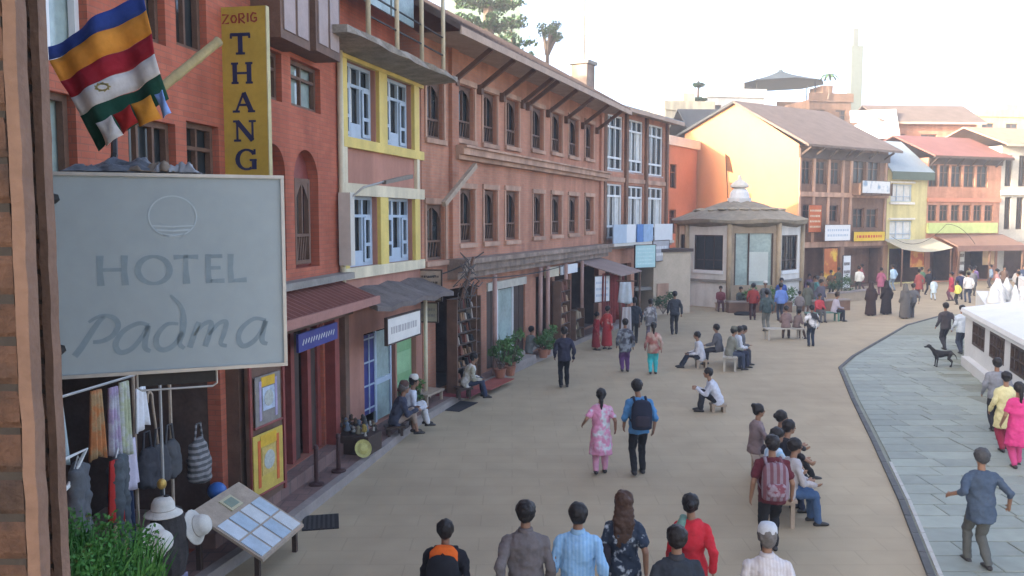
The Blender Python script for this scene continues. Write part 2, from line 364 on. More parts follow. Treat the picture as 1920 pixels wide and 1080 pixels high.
# ================================================================ red brick shop house with the thangka sign
arch = (8.2, 9.25, 3.74, 5.80); arch2 = (7.0, 7.85, 3.74, 5.80)
opsR = [arch, arch2, (8.15, 9.43, 6.5, 7.3), (6.9, 7.8, 6.5, 7.28), (3.6, 4.6, 4.9, 5.8), (4.86, 5.7, 4.9, 5.88), (3.95, 4.45, 6.75, 8.2), (4.69, 5.45, 6.82, 8.2), (2.0, 2.95, 6.2, 8.1), (1.6, 2.7, 4.4, 5.9),
        (2.0, 5.55, .16, 2.95), (7.3, 9.35, .37, 2.75)]
red, Wr = house('brick_shop_house', 'dark red brick shop house carrying the tall yellow vertical sign', (-5.075, 6.5), (-3.34, 16.7), 11.4, 8, M_red, opsR)
for a in (arch, arch2):
    x0, x1, z0, z1 = a; r_ = (x1-x0)/2; xc = (x0+x1)/2; s_ = MB()
    for sx in (-1, 1):
        pts = [(xc + sx*r_*math.cos(t*math.pi/16), z1 - r_ + r_*math.sin(t*math.pi/16)) for t in range(9)]
        for p, q in zip(pts, pts[1:]):
            s_.loft([[(p[0], .002, p[1]), (q[0], .002, q[1]), (xc+sx*r_, .002, z1) if False else (q[0], .002, z1), (p[0], .002, z1)], [(p[0], .2, p[1]), (q[0], .2, q[1]), (q[0], .2, z1), (p[0], .2, z1)]])
    s_.build('arch_spandrel', M_red, red)
    box('arch_back', M_redwood, red, x0, x1, .19, .2, z0, z1)
    window(red, x0+.2, x1-.2, z0+.06, z1-.5, 'lattice', .08)
for a, s_ in zip(opsR[2:10], ['plain', 'plain', 'tri', 'plain', 'plain', 'plain', 'plain', 'tri']): window(red, *a, s_, .1, M_wframe if a[0] == 2.0 else M_wood, M_paleglass if a[0] in (2.0, 8.15, 1.6) else None)
for x0, x1, z0 in ((6.75, 7.85, 7.32), (8.1, 9.2, 7.38)):      # projecting upper bays
    b = box('bay_window', M_wood, red, x0, x1, -.48, .0, z0, 10.3)
    for k in (0, 1): box('bay_panel', mk('grey pink panel', (.33, .27, .255), .7, .15, 3), b, x0+.1+k*.5, x0+.5+k*.5, -.5, -.485, z0+.14, 9.6)
box('roof_slab', M_conc, red, -.2, Wr+.0, -.6, 8.3, 11.42, 11.6)
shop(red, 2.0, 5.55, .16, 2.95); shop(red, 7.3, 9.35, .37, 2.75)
# doorway posts, carved door leaves
for x in (7.3, 8.05, 8.75, 9.2): box('door_post', M_redwood, red, x, x+.14, .06, .18, .37, 2.75)
for x in (8.2, 8.92): box('door_leaf', M_dwood, red, x, x+.26, .1, .15, .37, 2.6)
for x, m_ in ((9.42, M_redwood), (9.95, M_wood), (5.7, M_wood), (6.95, M_redwood)): box('column', m_, red, x, x+.22, -.2, .0, .36 if x > 5 else .16, 2.75)
box('fascia', M_wood, red, 5.6, 10.25, -.26, -.003, 2.75, 3.02)
sb = thing('blue_name_board', 'narrow blue name board under the ribbed red awning', 'sign', red.matrix_world @ Vector((0, 0, 0)), 0)
# red ribbed awning
def place(root, u, y, z):   # facade coordinates to the world
    c, s_ = math.cos(root.rotation_euler.z), math.sin(root.rotation_euler.z)
    return (root.location.x + c*u - s_*y, root.location.y + s_*u + c*y, z)
sb.location = place(red, 7.3, -.42, 2.44); sb.rotation_euler.z = red.rotation_euler.z
MB().box(0, 1.7, 0, .04, 0, .3).build('board', mk('blue board', (.045, .05, .21), .5, .2, 5), sb)
l_ = MB()
for i in range(13): l_.ribbon([(.16+i*.11, .1 + .01*(i % 3)), (.22+i*.11, .19)], .03)
l_.build('lettering', M_curtain, sb)['kind'] = 'stuff'
aw = MB(); aw.loft([[(x, -.8, 3.05), (x, 0, 3.38), (x, 0, 3.42), (x, -.8, 3.09)] for x in (5.7, 10.1)]); awo = aw.build('awning', M_redroof, red)
rb = MB(); ribs(rb, 10.1, -.82, 3.1, -.02, 3.43, .21, .042, 5.75); rb.build('awning_rib', M_redroof, awo)['kind'] = 'stuff'
box('awning_edge', mk('faded red trim', (.30, .15, .12), .8, .2, 4), awo, 5.68, 10.12, -.86, -.81, 2.98, 3.13)
box('ledge', M_conc, red, 4.5, 10.32, -.28, -.003, 3.44, 3.56)
# ================================================================ yellow house
opsY = [(.24, 1.66, 3.62, 5.06), (2.26, 3.66, 3.62, 5.06), (.18, 1.66, 6.2, 7.7), (2.16, 3.66, 6.2, 7.7), (.95, 2.6, .16, 2.2), (2.68, 3.85, .16, 2.4)]
yel, Wy = house('yellow_house', 'narrow house with bright yellow frames around blue grey shuttered windows', (-3.34, 16.7), (-2.21, 20.8), 7.78, 7, M_ypanel, opsY)
for i, a in enumerate(opsY[:4]): window(yel, *a, 'shutter', .1, M_bframe, M_glass)
for z0, z1 in ((3.4, 3.62), (5.06, 5.3), (6.0, 6.2), (7.7, 7.78)): box('yellow_rail', M_cream if z0 in (3.4, 5.06) else M_yellow, yel, 0, Wy, -.1, -.002, z0, z1)
for x0, x1 in ((0, .2), (1.7, 2.12), (3.68, 3.98)):
    for z0, z1 in ((3.62, 5.06), (6.2, 7.7)): box('yellow_post', M_yellow, yel, x0, x1, -.085, -.002, z0, z1)
for x0, x1 in ((0, .17), (3.83, 3.98)): box('yellow_post', M_cream, yel, x0, x1, -.085, -.002, 5.3, 6.0)
MB().tube([(-.1, -.08, .2), (-.1, -.08, 8.2)], .06).build('downpipe', M_cream, yel, smooth=True)
led = MB(); led.loft([[(x, -.95+jit(.05), 7.83+jit(.02)), (x, 0, 7.79), (x, 0, 7.98), (x, -.95+jit(.03), 7.95+jit(.025))] for x in [-1.5 + i*.45 for i in range(14)]]); led.build('roof_ledge', mk('weathered ledge', (.24, .215, .18), .9, .45, 3.5, bump=.5, bscale=14), yel)
sw = MB(); sw.box(-.6, 4.1, .5, 6.5, 7.99, 11); sw.build('upper_wall', M_red, yel)
for x in (-.35, 1.0, 2.35, 3.7):
    MB().tube([(x, -.8, 7.98), (x, -.8, 10.8)], .05).build('terrace_post', M_cream, yel, smooth=True)
box('terrace_roof', M_greyroof, yel, -1.2, 4.4, -1.1, 1.2, 10.8, 10.88)
for i, (a, b) in enumerate(((-.3, .95), (1.05, 2.3), (2.4, 3.65))):
    gp = box('terrace_screen', mk('greenish screen', (.25, .33, .33), .4, .4, 2), yel, a, b, -.1, -.06, 9.0, 10.3)
    rl = MB(); rl.tube([(a, -.8, 8.35), (b, -.8, 8.35)], .02, 6); rl.tube([(a, -.8, 8.75), (b, -.8, 8.75)], .02, 6); rl.build('terrace_rail', M_dark, yel)
# ground floor of the yellow house
shop(yel, .95, 2.6, .16, 2.2); shop(yel, 2.68, 3.85, .16, 2.4)
bp_ = box('display_panel', mk('navy tile', (.03, .035, .17), .4, .2, 6), yel, 1.0, 1.55, .05, .1, .45, 2.15)
for k in range(4): box('panel_bar', M_bframe, bp_, .98, 1.57, .035, .049, .55+k*.5, .585+k*.5)
for x in (.98, 1.26, 1.54): box('panel_bar', M_bframe, bp_, x, x+.03, .03, .048, .45, 2.15)
d_ = box('shop_door', M_paleglass, yel, 1.62, 2.42, .08, .11, .2, 2.15)
for x in (1.6, 2.4): box('door_frame', M_bframe, d_, x, x+.07, .04, .078, .18, 2.18)
box('door_frame', M_bframe, d_, 1.67, 2.4, .04, .078, 1.0, 1.12)
gd = box('shop_door', mk('green door', (.19, .36, .17), .5, .2, 3), yel, 2.75, 3.8, .1, .14, .2, 2.3)
for z in (.3, 1.0, 1.75): box('door_panel', mk('green door light', (.25, .43, .23), .5, .2, 3), gd, 2.85, 3.7, .08, .098, z, z+.5)
MB().tube([(3.98, -.2, .15), (3.98, -.2, 2.9)], .05).build('canopy_post', M_cream, yel, smooth=True)
cn = MB(); cn.loft([[(x, -.85, 2.78+dz), (x, -.003, 3.1+dz), (x, -.003, 3.2+dz), (x, -.85, 2.88+dz)] for x, dz in ((-.2, .05), (.5, -.03), (1, .02), (1.7, -.02), (2.2, .04), (2.9, -.04), (3.4, .02), (4.2, -.03))]); cn.build('canopy', mk('sooty sheet', (.13, .11, .10), .9, .45, 3, bump=.6, bscale=12), yel)
# ================================================================ long brick house
opsL = [(.30, 1.19, 6.6, 8.0), (2.12, 3.12, 6.74, 8.15), (3.78, 4.74, 6.76, 8.18), (5.52, 6.55, 6.82, 8.22), (7.8, 8.88, 6.9, 8.25), (9.8, 10.9, 6.95, 8.3), (11.76, 12.92, 6.95, 8.32), (13.88, 15.0, 7.0, 8.35),
        (.25, 1.25, 3.55, 4.95), (2.19, 3.12, 3.95, 5.4), (3.84, 4.77, 3.95, 5.42), (5.5, 6.52, 3.95, 5.44), (7.95, 8.91, 4.02, 5.42), (9.82, 10.9, 4.04, 5.43), (11.8, 12.93, 4.06, 5.44), (13.94, 15.07, 4.1, 5.46),
        (.7, 3.35, .16, 2.75), (4.0, 7.2, .16, 2.75), (8.2, 9.95, .16, 2.65), (10.2, 11.9, .16, 2.6), (12.2, 16.0, .16, 2.7)]
lon, Wl = house('long_brick_house', 'long orange brick house with two rows of dark arched lattice windows', (-2.2, 20.9), (3.8, 36.2), 9.02, 8.5, M_brick, opsL)
for a in opsL[:16]:
    window(lon, *a, 'lattice', .1)
    box('window_surround', M_cornice, lon, a[0]-.14, a[1]+.14, -.06, -.003, a[3]+.02, a[3]+.16)
    box('window_sill', M_cornice, lon, a[0]-.12, a[1]+.12, -.08, -.003, a[2]-.14, a[2]-.02)
    for x in (a[0]-.12, a[1]+.03): box('window_jamb', M_cornice, lon, x, x+.09, -.035, -.003, a[2], a[3])
for z0, z1, d in ((6.16, 6.28, .2), (6.28, 6.46, .34), (6.46, 6.52, .42)): box('cornice', M_cornice, lon, 1.75, Wl, -d, -.003, z0, z1)
for z0, z1, d in ((3.02, 3.2, .3), (3.2, 3.42, .45), (3.42, 3.55, .55)): box('lower_cornice', M_cornice2, lon, 1.4, Wl, -d, -.003, z0, z1)
for x in (1.55, 15.95): box('pilaster', M_brick, lon, x, x+.4, -.1, -.003, 3.56, 9.0)
for x in (1.85, 3.45, 5.1, 6.75, 7.3, 9.3, 11.3, 13.4, 15.4):
    s_ = MB(); s_.bar((x, -.04, 8.2), (x, -1.08, 8.92), .1, .12); s_.box(x-.09, x+.09, -.14, -.003, 8.05, 8.3); s_.build('eave_strut', M_wood, lon)
roof2(lon, Wl, -1.2, 8.96, 4.2, 12.05, 8.9, 9.8, M_tile, x1=.1)
for x in (.02, Wl-.02): MB().tri((x, .02, 9.02), (x, 8.4, 9.02), (x, 4.2, 11.95)).build('gable_end', M_brick, lon)
rt = MB(); ribs(rt, Wl, -1.2, 9.09, 4.2, 12.18, .3, .035, -.2); rt.build('roof_rib', M_tile, lon)['kind'] = 'stuff'
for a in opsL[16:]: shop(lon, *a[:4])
for x in (3.45, 7.32, 8.05, 10.02, 12.0):
    MB().tube([(x+.1, -.45, .15), (x+.1, -.45, 3.02)], .07).build('shop_post', mk('pink post', (.36, .23, .19), .7, .2, 4), lon, smooth=True)
gdr = box('glazed_door', M_paleglass, lon, 5.0, 6.25, .1, .13, .5, 2.45)
for x in (4.05, 4.5, 6.35, 6.8): box('door_leaf', M_dwood, lon, x, x+.4, .06, .12, .2, 2.5)
for x in (4.94, 6.22): box('door_frame', M_wframe, gdr, x, x+.06, .05, .098, .45, 2.5)
box('transom', mk('pale transom', (.42, .4, .34), .7, .2, 4), lon, 4.0, 7.2, -.05, .05, 2.5, 2.74)
for a, b, z in ((4.6, 6.6, .3), (4.8, 6.4, .45)): box('door_step', M_stone, lon, a, b, -.6 + (z-.3)*2, .2, .15, z)
for i, (x0, x1) in enumerate(((8.2, 9.6), (9.9, 11.8))):
    box('fascia_board', mk('dirty cream board', (.42, .38, .28), .8, .25, 3) if i == 0 else M_wframe, lon, x0, x1, -.36, -.3, 2.62, 2.95)
# ================================================================ brick house with white windows
opsW = [(.17, 2.12, 6.72, 9.05), (2.64, 4.48, 6.7, 9.05), (4.95, 7.05, 6.66, 9.05), (.24, 2.14, 3.75, 6.1), (2.7, 4.55, 3.72, 6.1), (5.0, 7.1, 3.7, 6.1), (.4, 3.2, .1, 2.6), (3.6, 6.6, .1, 2.5)]
whi, Ww = house('white_window_house', 'orange brick house with large white gridded windows', (3.8, 36.2), (7.73, 42.8), 9.4, 8, M_brick, opsW)
for a in opsW[:6]: window(whi, *a, 'grid', .06, M_wframe, M_glass)
for x in (0, 2.3, 4.65, 7.35): box('brick_pilaster', M_brown, whi, x, x+.24, -.12, -.003, 3.4, 9.3)
box('floor_band', M_cornice, whi, 0, Ww, -.06, -.003, 6.2, 6.4)
roof2(whi, Ww, -.7, 9.25, 3.5, 10.6, 8.3, 9.4, M_greyroof, x0=.1, x1=.4)
c_ = box('chimney', M_cornice2, whi, 2.6, 3.4, 2.0, 2.8, 10.0, 11.65); box('chimney_cap', M_conc, c_, 2.5, 3.5, 1.9, 2.9, 11.65, 11.8)
for a in opsW[6:]: shop(whi, *a[:4])
box('string_course', M_cornice2, whi, 0, Ww, -.3, -.003, 3.3, 3.5)
for i, (x0, x1, m_) in enumerate(((.1, 1.5, M_bframe), (1.5, 2.5, M_wframe), (2.7, 3.4, mk('blue cloth panel', (.10, .2, .42), .8, .2, 4)), (3.45, 4.6, mk('pale blue panel', (.27, .38, .52), .8, .2, 4)), (4.85, 7.2, M_wframe))):
    box('balcony_panel', m_, whi, x0, x1, -.5, -.45, 3.55, 4.35)
box('balcony_slab', M_lconc, whi, 0, 7.4, -.52, -.303, 3.42, 3.54)
# ================================================================ annex and gable house
ann, Wa = house('terracotta_annex', 'plain terracotta plastered block with small dark windows behind the pavilion', (10.1, 56), (13.0, 60.5), 9.9, 5, M_annex, [(.5, 1.6, 6.6, 8.2), (.5, 1.6, 3.6, 5.2)])
for a in ((.5, 1.6, 6.6, 8.2), (.5, 1.6, 3.6, 5.2)): window(ann, *a, 'plain', .1)
box('parapet', M_lconc, ann, -.15, Wa+.15, -.2, 0-.003, 9.4, 10.0)
opsG = [(.3, 1.3, 6.75, 8.3), (1.7, 2.85, 6.78, 8.3), (3.25, 4.35, 6.8, 8.32), (5.8, 7.2, 6.9, 8.5), (7.45, 8.85, 6.9, 8.5), (.5, 1.6, 4.4, 5.5), (3.15, 4.25, 4.4, 5.5), (5.9, 7.2, 3.95, 5.3), (7.45, 8.8, 3.95, 5.3), (.4, 4.2, .1, 2.7), (5.2, 9.3, .1, 2.6)]
gab, Wg = house('gable_house', 'house with a broad sunlit orange gable wall above the pavilion', (18, 54), (26.05, 59.6), 9.2, .9, M_brown, opsG)
for a in opsG[:9]: window(gab, *a, 'plain', .1)
for a in opsG[9:]: shop(gab, *a[:4], depth=1.8)
gw = MB(); dL = 9.74
prof = [(0, 0), (9.74, 0), (9.74, 10.7), (5.1, 12.3), (0, 9.25)]   # (into the block, height)
gw.add([(-.02, a, z) for a, z in prof] + [(Wg, a, z) for a, z in prof], [(4, 3, 2, 1, 0), (5, 6, 7, 8, 9)])
gw.quad((-.02, 9.74, 0), (-.02, 9.74, 10.7), (Wg, 9.74, 10.7), (Wg, 9.74, 0))
gw.build('gable_wall', M_orange, gab)
for nm, (a, za), (b, zb), m_ in (('roof', (-.95, 9.05), (5.1, 12.32), M_tile), ('rear_roof', (5.1, 12.32), (11.6, 10.0), M_dkroof)):
    r_ = MB(); r_.loft([[(x, a, za), (x, b, zb), (x, b, zb+.16), (x, a, za+.16)] for x in (-.35, Wg+.2)]); r_.build(nm, m_, gab)
for x in (.1, 1.5, 3.05, 4.7, 5.6, 7.3, 9.1):
    s_ = MB(); s_.bar((x, -.03, 8.55), (x, -.85, 9.05), .1, .12); s_.build('eave_strut', M_dwood, gab)
for x in (0, 1.42, 2.98, 4.5, 5.4, 9.4): box('timber_post', M_cornice, gab, x, x+.2, -.09, -.003, 2.8, 8.9)
box('eave_band', M_dwood, gab, -.02, Wg, -.16, -.003, 8.42, 9.0); box('floor_band', M_cornice, gab, 0, Wg, -.14, -.003, 6.0, 6.3); box('floor_band', M_cornice, gab, 0, Wg, -.12, -.003, 2.75, 3.1)
bl = box('balcony', M_wood, gab, 5.5, 9.2, -.75, -.145, 6.15, 6.95)
for x in (5.5, 6.7, 7.9, 9.1): box('baluster', M_dwood, bl, x, x+.1, -.78, -.753, 6.15, 7.0)
for x in (-.02, 4.4, 9.5): box('shop_pier', mk('tan pier', (.27, .17, .11), .9, .2, 2), gab, x, x+.4, -.16, -.003, 0, 2.75)
# ================================================================ pale yellow house
opsP = [(.35, 2.45, 5.8, 7.0), (.35, 2.55, 3.15, 4.45), (.4, 3.6, .1, 2.5)]
pal, Wp = house('pale_yellow_house', 'small pale yellow house under a blue grey sheet roof', (26.1, 59.7), (29.7, 61.4), 8.0, 5, M_pale, opsP)
for a in opsP[:2]:
    window(pal, *a, 'tri', .08, M_bframe, M_curtain)
    box('window_hood', M_white, pal, a[0]-.15, a[1]+.15, -.15, -.003, a[3]+.08, a[3]+.2); box('window_sill', M_white, pal, a[0]-.15, a[1]+.15, -.15, -.003, a[2]-.2, a[2]-.05)
shop(pal, .4, 3.6, .1, 2.5, 2)
r_ = MB(); r_.loft([[(-.15, -.5, 7.75), (Wp+.1, -.5, 7.75), (Wp+.1, -.5, 7.87), (-.15, -.5, 7.87)], [(.5, 2.2, 10.1), (Wp-.2, 2.2, 10.1), (Wp-.2, 2.2, 10.22), (.5, 2.2, 10.22)]]); ro = r_.build('roof', M_greyroof, pal)
box('fascia', mk('dark green fascia', (.06, .09, .07), .7, .2, 3), ro, -.15, Wp+.1, -.53, -.505, 7.3, 7.86)
# ================================================================ brick house with red roof
opsB = [(.1, .95, 6.88, 8.45), (1.1, 2.05, 6.88, 8.45), (2.2, 3.25, 6.88, 8.45), (3.4, 4.5, 6.88, 8.45), (4.65, 5.75, 6.88, 8.45)] + [(.15 + i*1.08, 1.0 + i*1.08, 4.42, 5.6) for i in range(6)] + [(.5, 2.9, .1, 2.5), (3.5, 6.6, .1, 2.5)]
brk, Wb = house('red_roof_house', 'brick house with a rusty red roof and a row of close set windows', (29.7, 61.4), (36.3, 63.8), 8.95, 7, M_brick, opsB)
for a in opsB[:11]: window(brk, *a, 'plain', .1)
for a in opsB[11:]: shop(brk, *a[:4], depth=2)
roof2(brk, Wb, -.8, 8.95, 3.2, 10.7, 7.2, 9.4, M_redroof, x0=-.2, x1=.3, soff=M_dwood)
for i in range(6): MB().bar((.2+i*1.25, -.03, 8.4), (.2+i*1.25, -.7, 8.92), .1, .1).build('eave_strut', M_dwood, brk)
box('eave_band', M_dwood, brk, 0, Wb, -.14, -.003, 8.5, 8.94); box('floor_band', mk('pink band', (.45, .2, .13), .9, .1, 2), brk, 0, Wb, -.12, -.003, 5.8, 6.1)
box('sill_board', mk('lime signboard', (.42, .50, .20), .8, .15, 3), brk, .05, 6.7, -.2, -.003, 3.55, 4.3)
aw = MB(); aw.loft([[(x, -2.0, 2.6), (x, -.003, 3.35), (x, -.003, 3.45), (x, -2.0, 2.7)] for x in (.9, 7.4)]); awo = aw.build('awning', mk('brown canvas', (.21, .125, .095), .9, .15, 2), brk)
box('awning_valance', mk('brown canvas dark', (.17, .10, .08), .9, .15, 2), awo, .9, 7.4, -2.03, -2.003, 2.3, 2.7)
for x in (1.1, 4.0, 7.2): box('awning_post', M_wood, awo, x, x+.12, -1.95, -1.83, 0, 2.6)
# ================================================================ white house at the end
opsE = [(.35, 1.0, 7.0, 9.3), (1.6, 2.3, 7.0, 9.3), (2.9, 3.6, 7.0, 9.3), (.45, 1.05, 3.8, 6.2), (1.55, 2.2, 3.8, 6.2), (2.8, 3.5, 3.8, 6.2), (.6, 4.5, .1, 2.6)]
end, We = house('white_plaster_house', 'off white plastered house with tall narrow windows beside the red roof', (36.3, 63.8), (43.5, 65.8), 10.0, 7, mk('drab plaster', (.36, .345, .30), .9, .2, 1), opsE)
for a in opsE[:6]: window(end, *a, 'plain', .1, M_dwood)
shop(end, .6, 4.5, .1, 2.6, 2)
roof2(end, We, -.7, 10.0, 3.5, 11.6, 7.2, 10.4, mk('clay roof', (.34, .2, .14), .9, .15, 2))
box('canopy', M_conc, end, .1, 6.5, -1.4, -.003, 2.75, 2.95); box('floor_band', M_lconc, end, 0, We, -.2, -.003, 6.35, 6.7)
# ================================================================ shade of the hotel itself and of the row behind the camera
ht, Wh = house('hotel_block', 'brown brick hotel block with windows, standing behind the brick pier', (-9.5, -9), (-2.6, 1.35), 15, 9, M_brown, [(1 + i*2.4, 2.2 + i*2.4, z, z+1.5) for i in range(5) for z in (3.5, 6.7, 9.9)])
for i in range(5):
    for z in (3.5, 6.7, 9.9): window(ht, 1+i*2.4, 2.2+i*2.4, z, z+1.5, 'plain', .1)
# ================================================================ pavilion with the prayer wheel
pav = thing('octagonal_pavilion', 'white octagonal pavilion with a low stone roof and white finial', 'pavilion', (12.35, 46.6, 0))
Rp = 3.25
oc = lambda r, k, z: (r*math.cos(R(22.5+45*k)), r*math.sin(R(22.5+45*k)), z)
for k in range(8):
    a, b = Vector(oc(Rp, k, 0)), Vector(oc(Rp, k+1, 0)); d = (b-a); Lf = d.length; mid = (a+b)/2
    ang = math.atan2(d.y, d.x)
    glassy = (k == 5)
    f = MB(); ops = [(.38, Lf-.38, 1.9, 3.75)] if not glassy else [(.25, Lf-.25, 1.2, 3.85)]
    front(f, 0, Lf, .0, 4.4, ops, .15)
    fo = f.build('wall', M_white if not glassy else mk('tan stone', (.30, .24, .17), .9, .2, 2), pav, a, ang)
    if not glassy:
        if k in (3, 4, 6, 7): window(fo, *ops[0], 'tri', .06, M_dwood)
        box('ledge', M_conc, fo, -.02, Lf+.02, -.14, -.003, 1.32, 1.45); box('window_surround', M_wframe, fo, .35, Lf-.35, -.07, -.003, 1.75, 1.93)
    else:
        box('pane', M_paleglass, fo, .25, Lf-.25, .1, .13, 1.2, 3.85); box('screen', mk('pale screen', (.45, .5, .47), .5, .1, 2), fo, 1.0, 2.0, .06, .09, 1.4, 2.9)
        for x in (.25, .95, Lf-.33): box('mullion', M_dwood, fo, x, x+.08, .03, .058, 1.2, 3.85)
    MB().tube([oc(Rp+.06, k, 0), oc(Rp+.06, k, 4.4)], .13).build('corner_post', mk('tan post', (.33, .26, .17), .8, .2, 3), pav, smooth=True)
rf = MB(); rr = []
for r, z in ((3.1, 4.2), (3.6, 4.38), (3.66, 4.55), (2.5, 4.95), (1.3, 5.35), (.75, 5.5), (.5, 5.5)):
    rr.append([Vector((r*(1+.03*math.sin(j*2.1+r))*math.cos(R(22.5+45*j/3)), r*(1+.03*math.sin(j*2.1+r))*math.sin(R(22.5+45*j/3)), z + .05*math.sin(j*1.7+z*5))) for j in range(24)])
rf.loft(rr); ro = rf.build('roof', mk('stone slate roof', (.24, .205, .15), .9, .3, 3, bump=.6, bscale=6), pav)
for j in range(24):
    q = R(15*j+7); s_ = MB(); s_.sph((2.2*math.cos(q), 2.2*math.sin(q), 5.06 + jit(.05)), .28, .2, .09, 8, 5); s_.build('roof_stone', mk('roof stone', (.30, .26, .19), .9, .3, 3), ro)
fn = MB(); fn.lathe([(.62, 5.45), (.66, 5.7), (.55, 5.72), (.5, 6.0), (.36, 6.2), (.2, 6.28)], seg=14); fn.build('finial_drum', M_stupa, pav, smooth=False)
fn = MB(); fn.lathe([(.22, 6.2), (.5, 6.3), (.5, 6.4), (.38, 6.55), (.14, 6.7), (.05, 6.95)], seg=14); fn.build('finial_cap', M_lconc, pav)
MB().tube([(-.6, 0, 5.4), (-.8, 0, 8.1)], .02, 5).build('flag_staff', M_dark, pav)
fl = MB(); fl.add([(-.72, 0, 7.2), (-.8, 0, 8.1), (-.55, .05, 7.9), (-.35, 0, 7.05)], [(0, 1, 2, 3)]); fl.build('pennant', cloth((.35, .16, .08)), pav)
# ================================================================ white wall of the stupa
S0 = Vector((14.6, 27.3)); S1 = Vector((11.0, 16.3)); sd = (S1-S0).normalized(); Ls = (S1-S0).length
stp = thing('stupa_wall', 'whitewashed stupa wall with dark barred prayer wheel niches', 'wall', (S0.x, S0.y, 0), math.atan2(sd.y, sd.x))
# local x runs towards the viewer, local y points to the stupa (inside)
nic = [(1.2 + i*2.42, 2.95 + i*2.42, .74, 1.45) for i in range(4)]
f = MB(); front(f, 0, Ls, 0, 1.66, nic, .1); f.quad((0, 0, 0), (0, 0, 1.66), (0, 12, 1.66), (0, 12, 0)); f.build('wall', M_stupa, stp)
for a in nic: window(stp, *a, 'niche', -.01, M_dwood, M_dwood)
cp_ = MB(); cp_.loft([[(x, -.14, 1.62), (x, -.1, 1.74), (x, 12, 3.6), (x, 12, 1.62)] for x in (-.15, Ls)]); cp_.build('sloping_top', M_stupa, stp)
box('plinth', M_stupa, stp, .8, Ls, -.22, -.003, 0, .3); box('coping_band', M_wframe, stp, -.1, Ls, -.09, -.003, 1.5, 1.615)
k = 0
for yy, zz, st_ in ((4.6, 2.5, .62), (5.7, 2.7, .8)):
    x = -.1
    while x < 7:
        s_ = .75 + random.random()*.5; b = MB(); b.lathe([(.26*s_, 0), (.3*s_, .2*s_), (.2*s_, .42*s_), (.24*s_, .5*s_), (.1*s_, .75*s_), (.03, 1.0*s_)], seg=9)
        b.build('whitewashed_knob', M_stupa, stp, (x, yy + jit(.25), zz - .25), smooth=True); x += st_ + jit(.15); k += 1
ter = MB(); ter.box(2.2, Ls, 6.6, 12, 2.6, 4.3); ter.build('terrace', M_stupa, stp)
sh_ = thing('stupa_terrace', 'bright whitewashed terrace crowded with small white votive domes', 'terrace', (16.3, 29.2, 0), R(-26))
b = MB(); b.box(0, 9, 0, 7, 0, 1.6); b.build('base', M_stupa, sh_); b = MB(); b.box(1.5, 9, .9, 7, 1.6, 2.25); b.build('step', M_stupa, sh_); b = MB(); b.box(2.8, 9, 2.0, 7, 2.25, 2.8); b.build('step', M_stupa, sh_)
random.seed(12)
for i in range(46):
    x = random.uniform(.25, 6.5); y_ = random.uniform(.2, 3.2); z0 = 2.8 if x > 3 and y_ > 2.2 else 2.25 if x > 1.7 and y_ > 1.1 else 1.6; s_ = random.uniform(.45, 1.0)
    b = MB(); b.lathe([(.26*s_, 0), (.30*s_, .18*s_), (.2*s_, .36*s_), (.24*s_, .44*s_), (.1*s_, .66*s_), (.03, .85*s_)], seg=9); b.build('votive_dome', M_stupa, sh_, (x, y_, z0 - .01), smooth=True)
# ================================================================ background blocks
def block(name, label, x, y, wd, dp, h, m, rz=0, roof=None, wins=0, cat='building', group=None):
    t = thing(name, label, cat, (x, y, 0), rz, group)
    ops = [(wd*(i+.25)/wins, wd*(i+.75)/wins, h-2.3, h-.9) for i in range(wins)]
    b = MB(); front(b, 0, wd, 0, h, ops, .15); b.quad((0, 0, 0), (0, 0, h), (0, dp, h), (0, dp, 0)); b.quad((wd, 0, 0), (wd, dp, 0), (wd, dp, h), (wd, 0, h)); b.quad((0, dp, 0), (0, dp, h), (wd, dp, h), (wd, dp, 0)); b.quad((0, 0, h), (wd, 0, h), (wd, dp, h), (0, dp, h))
    b.build('wall', m, t)
    for a in ops: window(t, *a, 'plain', .08)
    if roof == 'flat':
        for q in ((-.15, wd+.15, -.15, 0-.003), (-.15, wd+.15, dp+.003, dp+.15)): box('parapet', m, t, q[0], q[1], q[2], q[3], h-.2, h+.6)
        box('tank_room', m, t, wd*.55, wd*.8, dp*.3, dp*.7, h+.003, h+1.6)
    elif roof: roof2(t, wd, -.7, h-.05, dp*.45, h+1.7, dp+.4, h+.1, roof, x0=-.4, x1=.4)
    return t
M_pgreen = mk('pale green plaster', (.15, .21, .18), .9, .1, 1)
bt = block('green_tower_block', 'pale green plastered tower block rising behind the conifer', -4.6, 62, 5.2, 6, 24, M_pgreen, 0, 'flat', 0)
for i in range(3):
    for z in (17.0, 19.6): window(bt, .6+i*1.5, 1.6+i*1.5, z, z+1.4, 'plain', -.05)
block('cream_roof_house', 'cream rooftop house with a rounded parapet behind the white windowed house', 13.3, 75, 4.4, 6, 14.2, M_cream, R(12), 'flat', 2)
block('white_roof_house', 'white concrete house with a stepped parapet behind the dark roof slope', 18.0, 80, 5.6, 7, 16.0, M_white, R(8), 'flat', 3)
block('tent_terrace_house', 'pale concrete house carrying the dark tent canopy', 22.5, 83, 7.5, 6, 14.4, M_lconc, R(5), None, 3)
block('brick_terrace_house', 'brick house with a small roof terrace beside the tent canopy', 27.5, 80, 4.2, 6, 15.6, M_brown, R(10), 'flat', 2)
block('grey_hip_house', 'orange brick house under a grey tile roof, rising behind the blue grey roof', 30.6, 71.5, 8.2, 6, 12.5, M_brick, R(4), M_tile, 3)
block('slate_roof_house', 'house with a dark slate roof showing behind the orange gable', 13.4, 64.8, 4.7, 6, 11.3, M_annex, R(2), M_dkroof, 2)
block('yellow_far_house', 'yellowish far house with a green parapet behind the white plastered house', 51, 95, 9, 8, 16, M_pale, R(10), 'flat', 3)
